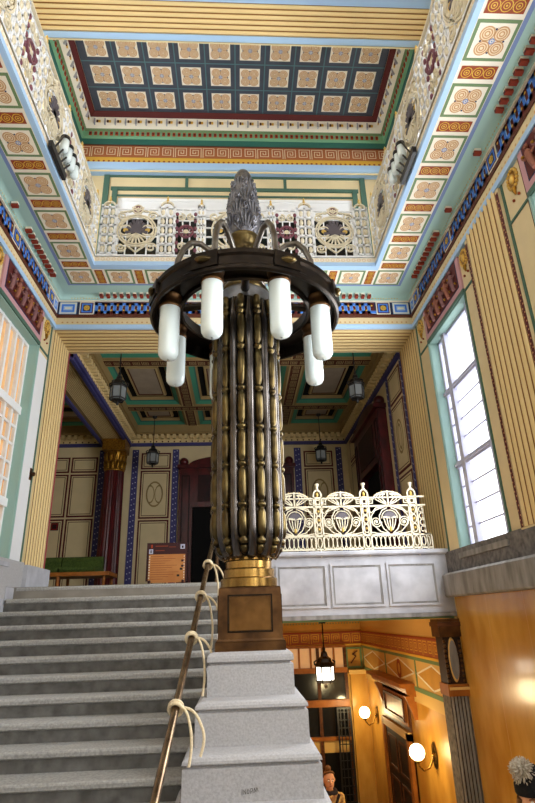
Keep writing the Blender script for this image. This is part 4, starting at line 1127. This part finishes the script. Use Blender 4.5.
for k, a, w in list(lay[:-1])[::-1]: lay.append((k, -a - w, w))
for k, a, w in lay: gpart(k, w, t, a, 0, (a, 0, 0))
for s in (-1, 1):
    t = thing('gallery_railing', 'ornate white iron railing receding along the %s' % ('gallery above the amber-paned window' if s < 0 else 'gallery above the bright daylit window'), 'railing', (s * (GI + .03), 0, GZ), 'white iron railings of the upper gallery')
    y = GB - .0; i = 0; order = [('post', .27), ('big', .70), ('post', .29), ('small', .37)]
    while y > 1.6:
        k, w = order[i % 4]; i += 1
        if s < 0: gpart(k, w, t, 0, PI / 2, (0, y - w, 0))
        else: gpart(k, w, t, 0, -PI / 2, (0, y, 0))
        y -= w
    mb = MB(); mb.box(-.03, .03, y, GB, 1.04, 1.075, 'iron_cream'); mb.box(-.025, .025, y, GB, -.01, .02, 'iron_cream')
    o = mb.build('top_rail', t, loc=(0, 0, 0)); o.matrix_parent_inverse = Matrix.Identity(4)
    # cluster lamp hung on the front of the gallery
    t = thing('gallery_lamp', 'black cluster of four white tubes on the gallery edge above the %s' % ('amber-paned window' if s < 0 else 'bright daylit window'), 'lamp', (s * GI, 5.5, 5.52), 'tube lamps on the gallery edge')
    X = s * (GI - .02)
    mb = MB(); mb.box(min(X, X - s * .05), max(X, X - s * .05), 5.10, 5.66, 5.44, 5.54, 'black_iron'); mb.build('wall_plate', t)
    for j in range(4):
        yy = 5.44 + j * .15; xx = X - s * .06
        mb = MB(); mb.tube([(X - s * .04, 5.2 + j * .12, 5.53), (xx, 5.26 + j * .13, 5.68), (xx, yy - .04, 5.96), (xx, yy, 5.97)], .012, 'black_iron', 6); mb.build('arm', t)
        mb = MB(); mb.lathe((xx, yy, 5.70), [(.005, 0), (.035, .006), (.052, .025), (.056, .06), (.056, .21), (.04, .22)], 'opal', 14); tb = mb.build('light_tube', t)
        mb = MB(); mb.lathe((xx, yy, 5.70), [(.058, .19), (.062, .2), (.062, .25), (.035, .27), (.01, .28)], 'black_iron', 14); mb.build('cap', tb)

# ------------------------------------------------------------------ passage under the bridge
PZ = -4.133; PF = 15.3
mb = MB(); F = SF(1)
mb.fbox(F, YB - .03, PF + .3, PZ, -.06, -.3, 0, 'gold_wall')
mb.fbox(F, YB, PF, -1.5, -.06, 0, .03, 'ochre_pale')
mb.fbox(F, YB, PF, -.43, -.40, .03, .06, 'rust'); mb.fbox(F, YB, PF, -.70, -.43, .03, .05, 'rust_brown'); mb.fbox(F, YB, PF, -.74, -.70, .03, .07, 'gold_paint')
for k in range(24): fret_spiral(mb, Fr(F.p(0, 0, .053), F.u, F.v, F.n), 8.9 + k * .27, -.565, .21, 0, 'gold_paint', .018, 1 if k % 2 else -1)
mb.fbox(F, YB, PF, -.80, -.74, .03, .045, 'sage'); mb.fbox(F, YB, PF, -1.31, -1.24, .03, .045, 'sage')
Fd = Fr(F.p(0, 0, .033), F.u, F.v, F.n)
for k, (a, b) in enumerate(((8.9, 10.72), (10.78, 12.9), (12.96, 15.2))):
    m = (a + b) / 2
    mb.fbox(Fd, b - .03, b + .03, -1.24, -.8, 0, .012, 'sage')
    mb.rect(Fd, a, b, -1.24, -.8, .002, 'ochre_pale'); mb.face([Fd.p(a + .05, -1.02, .004), Fd.p(m, -.83, .004), Fd.p(b - .05, -1.02, .004), Fd.p(m, -1.21, .004)], 'ochre')
    mb.stroke(Fd, [(a + .05, -1.02), (m, -.83), (b - .05, -1.02), (m, -1.21), (a + .05, -1.02)], .03, .006, 'plaster_pale')
    if k % 2: mb.ring(Fd, m, -1.02, .09, .16, .01, 'rust', 14, 1.1)
struct('wall_passage', mb)
mb = MB(); F = BF(PF)
mb.box(.15, W + .3, PF, PF + .3, PZ, -.06, 'ochre')
mb.fbox(F, .45, W, -.43, -.40, 0, .03, 'rust'); mb.fbox(F, .45, W, -.70, -.43, 0, .02, 'rust_brown'); mb.fbox(F, .45, W, -.74, -.70, 0, .05, 'gold_paint')
for k in range(10): fret_spiral(mb, F, .6 + k * .27, -.565, .21, .024, 'gold_paint', .018, 1 if k % 2 else -1)
for k in range(36): mb.disc(F, .5 + k * .075, -.2, .02, .01, 'sage', 6)
mb.fbox(F, 2.78, W, PZ, -1.3, 0, .16, 'gold_marble'); mb.fbox(F, 2.74, W, -1.4, -1.3, 0, .2, 'ochre_pale')
mb.frame(F, 2.72, 3.14, -1.28, -.78, .05, 0, 'sage', .03); mb.stroke(F, [(2.85, -1.15), (2.98, -1.0), (2.9, -.95), (3.02, -.88)], .03, .02, 'brown')
struct('wall_far', mb)
mb = MB(); mb.box(.15, .45, 8.5, PF, PZ, -.06, 'gold_wall'); struct('wall_inner', mb)
mb = MB(); mb.box(.45, W, YB + .255, PF, -.08, -.001, 'ochre'); mb.box(.45, W, YB + .02, YB + .25, -.09, -.061, 'sage'); struct('ceiling_passage', mb)
# wooden screen with lights above
t = thing('wooden_screen', 'dark wooden glazed screen at the far end of the passage behind the lit lantern', 'screen', (1.5, PF, PZ))
F = BF(PF - .03)
mb = MB()
for a, b in ((-1.36, -1.24), (-2.12, -1.96), (-2.84, -2.76), (-.78, -.72)): mb.fbox(F, .46, 2.72, a, b, 0, .08, 'wood_amber')
for x in (.5, 1.05, 1.98, 2.68): mb.fbox(F, x - .04, x + .04, -4.1, -.72, 0, .07, 'wood_brown')
for x in (.9, 1.2, 1.5, 1.8, 2.1, 2.4): mb.fbox(F, x - .025, x + .025, -1.24, -.78, 0, .05, 'wood_amber')
mb.build('frame', t)
mb = MB(); mb.fbox(F, .46, 2.68, -1.24, -.78, .005, .015, 'amber_pane'); mb.build('transom_glass', t)
mb = MB(); mb.fbox(F, .46, 2.68, -2.78, -1.34, .005, .015, 'glass_dark'); mb.build('glass', t)
mb = MB(); mb.fbox(F, .46, 2.68, -3.1, -2.84, .005, .03, 'ochre_pale'); mb.fbox(F, .46, 2.68, -4.1, -3.1, .005, .02, 'void'); mb.build('lower_panel', t)
t = thing('iron_gate', 'dark lattice gate beside the pale pier at the passage end', 'gate', (2.55, PF - .2, PZ))
mb = MB(); F = BF(PF - .2)
mb.frame(F, 2.36, 2.72, PZ + .03, -2.12, .04, 0, 'black_iron', .03); mb.build('frame', t)
mb = MB()
for x in (2.45, 2.54, 2.63): mb.fbox(F, x - .01, x + .01, PZ + .05, -2.14, .005, .025, 'black_iron')
for k in range(11): z = PZ + .2 + k * .17; mb.fbox(F, 2.38, 2.70, z, z + .015, .005, .028, 'black_iron')
mb.build('bars', t)
# door with heavy lintel
mb = MB(); F = SF(1)
mb.fbox(F, 11.5, 13.6, PZ, -1.42, 0, .03, 'wood_brown')
mb.fbox(F, 11.6, 13.4, -2.0, -1.5, .03, .05, 'wood_amber'); mb.frame(F, 11.75, 13.25, -1.95, -1.55, .05, .05, 'wood_brown', .03)
mb.fbox(F, 11.5, 13.5, -2.22, -2.08, 0, .1, 'ochre_pale'); mb.fbox(F, 13.4, 13.55, PZ, -2.1, 0, .1, 'wood_amber'); mb.fbox(F, 11.5, 11.66, PZ, -2.1, 0, .1, 'wood_amber')
struct('door_3', mb)
mb = MB(); F = SF(1); mb.fbox(F, 11.66, 13.4, PZ, -2.22, .0, .05, 'wood_dark')
for a, b in ((-2.95, -2.35), (-4.0, -3.1)):
    for c, d in ((11.8, 12.45), (12.6, 13.25)): mb.frame(F, c, d, a, b, .05, .05, 'wood_brown', .015)
mb.build('leaf', bpy.data.objects['door_3'])
mb = MB(); mb.extr(F, [(0, -1.42), (.14, -1.40), (.2, -1.36), (.22, -1.28), (.32, -1.26), (.32, -1.2), (0, -1.2)], 10.9, 13.7, 'wood_amber')
for y in (11.1, 13.5): mb.extr(F, [(0, -1.8), (.06, -1.8), (.12, -1.6), (.2, -1.42), (0, -1.42)], y - .06, y + .06, 'wood_amber')
mb.build('lintel', bpy.data.objects['door_3'])
# sconces
def sconce(y, label, F=SF(1)):
    t = thing('wall_sconce', label, 'lamp', tuple(F.p(y, -2.2)), 'globe sconces in the passage')
    mb = MB(); mb.lathe((0, 0, 0), [(.0, .0)], 'brass') if False else None
    mb.disc(F, y, -2.2, .11, .02, 'brass', 18, 1.5); mb.ring(F, y, -2.2, .11, .13, .015, 'bronze_gold', 18, 1.5); mb.sphere(F.p(y, -2.2, .03), .04, 'brass', 10, 8); mb.build('back_plate', t)
    mb = MB(); mb.tube([F.p(y, -2.2, .03), F.p(y - .02, -2.36, .12), F.p(y - .02, -2.40, .22), F.p(y, -2.33, .29), F.p(y, -2.27, .30)], .016, 'brass', 8); mb.lathe(F.p(y, -2.3, .30), [(.02, 0), (.05, .02), (.055, .05)], 'brass', 12); mb.build('arm', t)
    mb = MB(); mb.sphere(F.p(y, -2.14, .30), .125, 'opal_lit', 16, 12); mb.build('globe', t)
    l = bpy.data.lights.new('sconce_light', 'POINT'); l.energy = 30 if F.n.x < 0 else 15; l.color = (1.0, .79, .42); l.shadow_soft_size = .13
    o = bpy.data.objects.new('sconce_light', l); COL.objects.link(o); o.location = F.p(y, -2.14, .52); o.parent = None
sconce(10.3, 'glowing globe sconce nearer the viewer, in front of the passage door')
sconce(14.35, 'glowing globe sconce beyond the passage door near the pale pier')
FI = Fr((.452, 0, 0), (0, 1, 0), (0, 0, 1), (1, 0, 0))  # two unseen sconces, guessed from reflections, added to light the gold wall
sconce(5.3, 'unseen added globe sconce on the wall under the stairs beside the granite pedestal', FI)
sconce(7.6, 'unseen added globe sconce on the wall under the stairs behind the granite pedestal', FI)
lantern('glowing lantern hanging in the passage under the bridge', (1.44, 10.2, -1.08), 1.0, .46, .15, 'lantern_lit', None, 'bronze')
l = bpy.data.lights.new('lantern_light', 'POINT'); l.energy = 26; l.color = (1.0, .78, .46); l.shadow_soft_size = .2
o = bpy.data.objects.new('lantern_light', l); COL.objects.link(o); o.location = (1.44, 10.2, -1.3)
# bracket with oval plaque, and the fluted pier below
t = thing('wall_bracket', 'dark carved bracket with pale oval plaque under the parapet end', 'bracket', (3.05, 8.5, -1.0))
F = BF(8.42)
mb = MB(); mb.fbox(F, 2.88, 3.2, -.34, -.1, -.3, .04, 'bronze_brown'); mb.fbox(F, 2.86, 3.2, -.2, -.14, -.3, .07, 'wood_brown'); mb.build('cap', t)
mb = MB(); mb.fbox(F, 2.93, 3.19, -.95, -.34, -.3, 0, 'wood_dark')
for k in range(9): mb.sphere(F.p(2.945, -.4 - k * .064, .0), .024, 'bronze_brown', 7, 5); mb.sphere(F.p(3.165, -.4 - k * .064, .0), .024, 'bronze_brown', 7, 5)
mb.build('body', t)
mb = MB(); K = 22
mb.face([F.p(3.05 + .06 * math.cos(2 * PI * i / K), -.64 + .255 * math.sin(2 * PI * i / K), .03) for i in range(K)], 'stone_ledge')
mb.grid([[F.p(3.05 + r * .06 * math.cos(2 * PI * i / K), -.64 + r * .255 * math.sin(2 * PI * i / K), w) for i in range(K)] for r, w in ((1, .03), (1.12, .015), (1.15, 0))], 'ochre_pale', cu=True); mb.build('oval_plaque', t)
mb = MB(); mb.fbox(F, 2.9, 3.2, -1.1, -.95, -.3, .05, 'wood_amber'); mb.fbox(F, 2.92, 3.2, -1.02, -.985, .05, .07, 'ochre_pale'); mb.build('base_molding', t)
mb = MB(); F = BF(8.44); mb.fbox(F, 2.93, 3.2, PZ, -1.1, -.3, 0, 'granite_dark'); mb.reeds(F, 2.94, 3.18, PZ, -1.1, 5, 'stone_ledge', 'wood_dark', .03)
struct('trim_%d' % t_i, mb); t_i += 1

# ------------------------------------------------------------------ people
def skin_body(chain, name, parent, m, vox=.012):
    # chain: list of (points, radii); one continuous voxel-fused skin
    mb = MB()
    for pts, rr in chain:
        n = 14
        mb.tube(pts, rr, m, n)
        for p, r in zip(pts, rr): mb.sphere(p, r, m, 12, 8)
    o = mb.build(name, parent)
    r = o.modifiers.new('fuse', 'REMESH'); r.mode = 'VOXEL'; r.voxel_size = vox; r.use_smooth_shade = True
    s = o.modifiers.new('ease', 'SMOOTH'); s.iterations = 3; s.factor = .5
    return o
def person(loc, rot, label, hair, cloth, legs, hat=None, scarf=None, cat='person', sc_=1.0):
    t = thing('person', label, cat)
    H = Vector
    hd = 1.60   # head centre
    ch = []
    ch.append(([(0, 0, 1.40), (0, .0, 1.50), (0, -.005, 1.54)], [.062, .055, .06]))                                  # neck
    ch.append(([(0, .01, 1.66), (0, .012, 1.62), (0, -.012, 1.565), (0, -.03, 1.525)], [.088, .092, .076, .05]))       # skull and jaw
    ch.append(([(0, -.085, 1.635), (0, -.108, 1.60), (0, -.094, 1.585)], [.011, .017, .014]))                            # nose
    for s in (-1, 1):
        ch.append(([(s * .093, .015, 1.64), (s * .1, .022, 1.61), (s * .09, .015, 1.585)], [.012, .016, .01]))           # ears
        ch.append(([(s * .17, .0, 1.38), (s * .2, .02, 1.12), (s * .13, -.17, 1.0)], [.045, .036, .028]))              # arm
        wr = H((s * .11, -.2, .995))
        ch.append(([wr, wr + H((-s * .02, -.05, 0)), wr + H((-s * .03, -.085, -.005))], [.026, .034, .03]))               # palm
        for k, L in enumerate((.05, .062, .066, .056)):
            b = wr + H((-s * .03, -.10, .026 - k * .018)); ch.append(([b, b + H((-s * .02, -L * .6, -.01)), b + H((-s * .045, -L * .7, -.02))], [.010, .009, .008]))
        b = wr + H((-s * .03, -.04, .03)); ch.append(([b, b + H((-s * .03, -.03, .02)), b + H((-s * .05, -.04, .01))], [.012, .010, .009]))   # thumb
        ch.append(([(s * .09, .0, .9), (s * .1, -.01, .48), (s * .1, .02, .09), (s * .1, -.10, .04)], [.085, .056, .042, .034]))  # leg and foot
    ch.append(([(0, 0, .92), (0, 0, 1.1), (0, 0, 1.3), (0, .0, 1.38)], [.13, .115, .13, .1]))
    skin_body(ch, 'body', t, 'skin')
    # face
    for s in (-1, 1):
        mb = MB(); mb.sphere((s * .034, -.079, 1.622), .014, 'eye_white', 10, 8); mb.sphere((s * .034, -.090, 1.622), .0065, 'ink', 8, 6)
        mb.tube([(s * .015, -.09, 1.645), (s * .035, -.093, 1.65), (s * .055, -.082, 1.643)], .005, hair, 5); mb.build('eye', t)
    mb = MB(); mb.tube([(-.024, -.079, 1.553), (0, -.088, 1.555), (.024, -.079, 1.553)], [.004, .008, .004], 'lip', 6); mb.build('mouth', t)
    # coat
    ch = [([(0, 0, .62), (0, 0, .95), (0, .0, 1.15), (0, .0, 1.34), (0, .0, 1.42)], [.19, .17, .155, .16, .085])]
    for s in (-1, 1):
        ch.append(([(s * .10, 0, 1.39), (s * .175, .0, 1.365), (s * .215, .02, 1.13)], [.075, .075, .06])); ch.append(([(s * .215, .02, 1.13), (s * .12, -.185, 1.0)], [.058, .046]))
        ch.append(([(s * .07, .0, .6), (s * .09, 0, .95)], [.14, .13]))
    skin_body(ch, 'coat', t, cloth, .014)
    ch = [([(s * .09, .0, .88), (s * .1, -.01, .48), (s * .1, .015, .1)], [.1, .072, .06]) for s in (-1, 1)]
    skin_body(ch, 'trousers', t, legs, .014)
    for s in (-1, 1):
        mb = MB(); mb.tube([(s * .1, .05, .045), (s * .1, -.04, .05), (s * .105, -.14, .035), (s * .105, -.18, .03)], [.045, .05, .042, .025], 'ink', 10); mb.build('shoe', t)
    # hair
    if hat is None:
        mb = MB(); mb.sphere((0, .042, 1.655), .098, hair, 18, 12, (1, 1.0, 1.0)); mb.sphere((0, .03, 1.775), .05, hair, 12, 8, (1, 1, .9))
        mb.tube([(-.085, 0, 1.7), (-.05, -.04, 1.735), (0, -.055, 1.745), (.05, -.04, 1.735), (.085, 0, 1.7)], [.016, .018, .018, .018, .016], hair, 8); mb.build('hair', t)
    else:
        mb = MB(); mb.lathe((0, .01, 0), [(.108, 1.655), (.114, 1.67), (.114, 1.72), (.106, 1.735), (.107, 1.77), (.09, 1.82), (.05, 1.85), (.002, 1.86)], hat, 24); kn = mb.build('knit_hat', t)
        mb = MB(); rnd = random.Random(3)
        for k in range(260):
            v = H((rnd.gauss(0, 1), rnd.gauss(0, 1), rnd.gauss(0, 1))).normalized(); c0 = H((-.05, -.02, 1.815))
            mb.tube([c0, c0 + v * .055, c0 + v * (.08 + .025 * rnd.random()) + H((0, 0, -.01))], [.02, .014, .003], 'pale_fur', 5, cap=False)
        mb.build('pompom', kn)
        mb = MB(); mb.tube([(-.09, .0, 1.64), (-.085, .06, 1.55), (0, .1, 1.5), (.085, .06, 1.55), (.09, .0, 1.64)], [.025, .035, .04, .035, .025], hair, 8); mb.build('hair', t)
    if scarf:
        mb = MB(); mb.tube([(.09 * math.cos(2 * PI * k / 14), .075 * math.sin(2 * PI * k / 14) - .005, 1.455 - .015 * math.sin(2 * PI * k / 14 + PI)) for k in range(14)], .045, scarf, 8, closed=True); mb.build('scarf', t)
        mb = MB(); mb.tube([(.12, -.12, 1.44), (.04, -.16, 1.3), (-.08, -.17, 1.12), (-.16, -.12, .95)], .022, scarf, 8); mb.build('bag_strap', t)
    t.location = loc; t.rotation_euler = (0, 0, rot); t.scale = (sc_, sc_, sc_)
    return t
person((1.44, 10.5, PZ), .15, 'person with hair in a bun, patterned coat and dark scarf walking in the passage', 'hair_brown', 'coat_floral', 'trouser', None, 'scarf_dark')
person((2.31, 5.05, -3.143 + .0), -.1, 'person in a black knit hat with pale fur pompom beside the gold marble wall', 'hair_brown', 'coat_navy', 'trouser', 'black_knit', sc_=1.07)

# ------------------------------------------------------------------ wall behind the viewer, with unseen glowing windows added as front fill
mb = MB(); F = Fr((0, YF, 0), (1, 0, 0), (0, 0, 1), (0, 1, 0))
mb.box(-W - .3, W + .3, YF - .3, YF, -1.9, .4, 'plaster'); mb.box(-W - .3, W + .3, YF - .3, YF, 4.4, 6.2, 'plaster'); mb.box(-W - .3, W + .3, YF - .3, YF, 8.4, 10, 'plaster')
for a, b in ((-3.5, -2.7), (-.9, -.5), (.5, .9), (2.7, 3.5)):
    mb.box(a, b, YF - .3, YF, .4, 4.4, 'plaster'); mb.box(a, b, YF - .3, YF, 6.2, 8.4, 'plaster')
mb.box(-.5, .5, YF - .3, YF, .4, 4.4, 'plaster'); mb.box(-.5, .5, YF - .3, YF, 6.2, 8.4, 'plaster')
struct('wall_front', mb)
for (a, b) in ((-2.7, -.9), (.9, 2.7)):
    for z0, z1 in ((.4, 4.4), (6.2, 8.4)):
        mb = MB(); mb.frame(F, a, b, z0, z1, .06, -.2, 'white_paint', .06); mb.fbox(F, (a + b) / 2 - .03, (a + b) / 2 + .03, z0, z1, -.2, -.14, 'white_paint')
        o = struct('window_%d' % wn, mb); wn += 1
        g = MB(); g.fbox(F, a + .02, b - .02, z0 + .02, z1 - .02, -.22, -.21, 'front_fill_glow' if z0 < 1 else 'high_fill_glow'); g.build('glass', o)

# daylight entering by the tall windows of the bright side
for a, b in BAYS:
    l = bpy.data.lights.new('window_daylight', 'AREA'); l.shape = 'RECTANGLE'; l.size = b - a - .1; l.size_y = 3.3; l.energy = 160; l.color = (.95, .975, 1.0)
    o = bpy.data.objects.new('window_daylight', l); COL.objects.link(o); o.location = (W - .02, (a + b) / 2, 2.45)
    o.rotation_euler = (PI / 2, 0, PI / 2)
# ------------------------------------------------------------------ sky outside
w = bpy.data.worlds.new('sky'); sc.world = w; w.use_nodes = True
nt = w.node_tree; sk = nt.nodes.new('ShaderNodeTexSky'); sk.sky_type = 'NISHITA'; sk.sun_elevation = math.radians(35); sk.sun_rotation = math.radians(100); sk.sun_disc = False
nt.links.new(sk.outputs['Color'], nt.nodes['Background'].inputs['Color']); nt.nodes['Background'].inputs['Strength'].default_value = .25
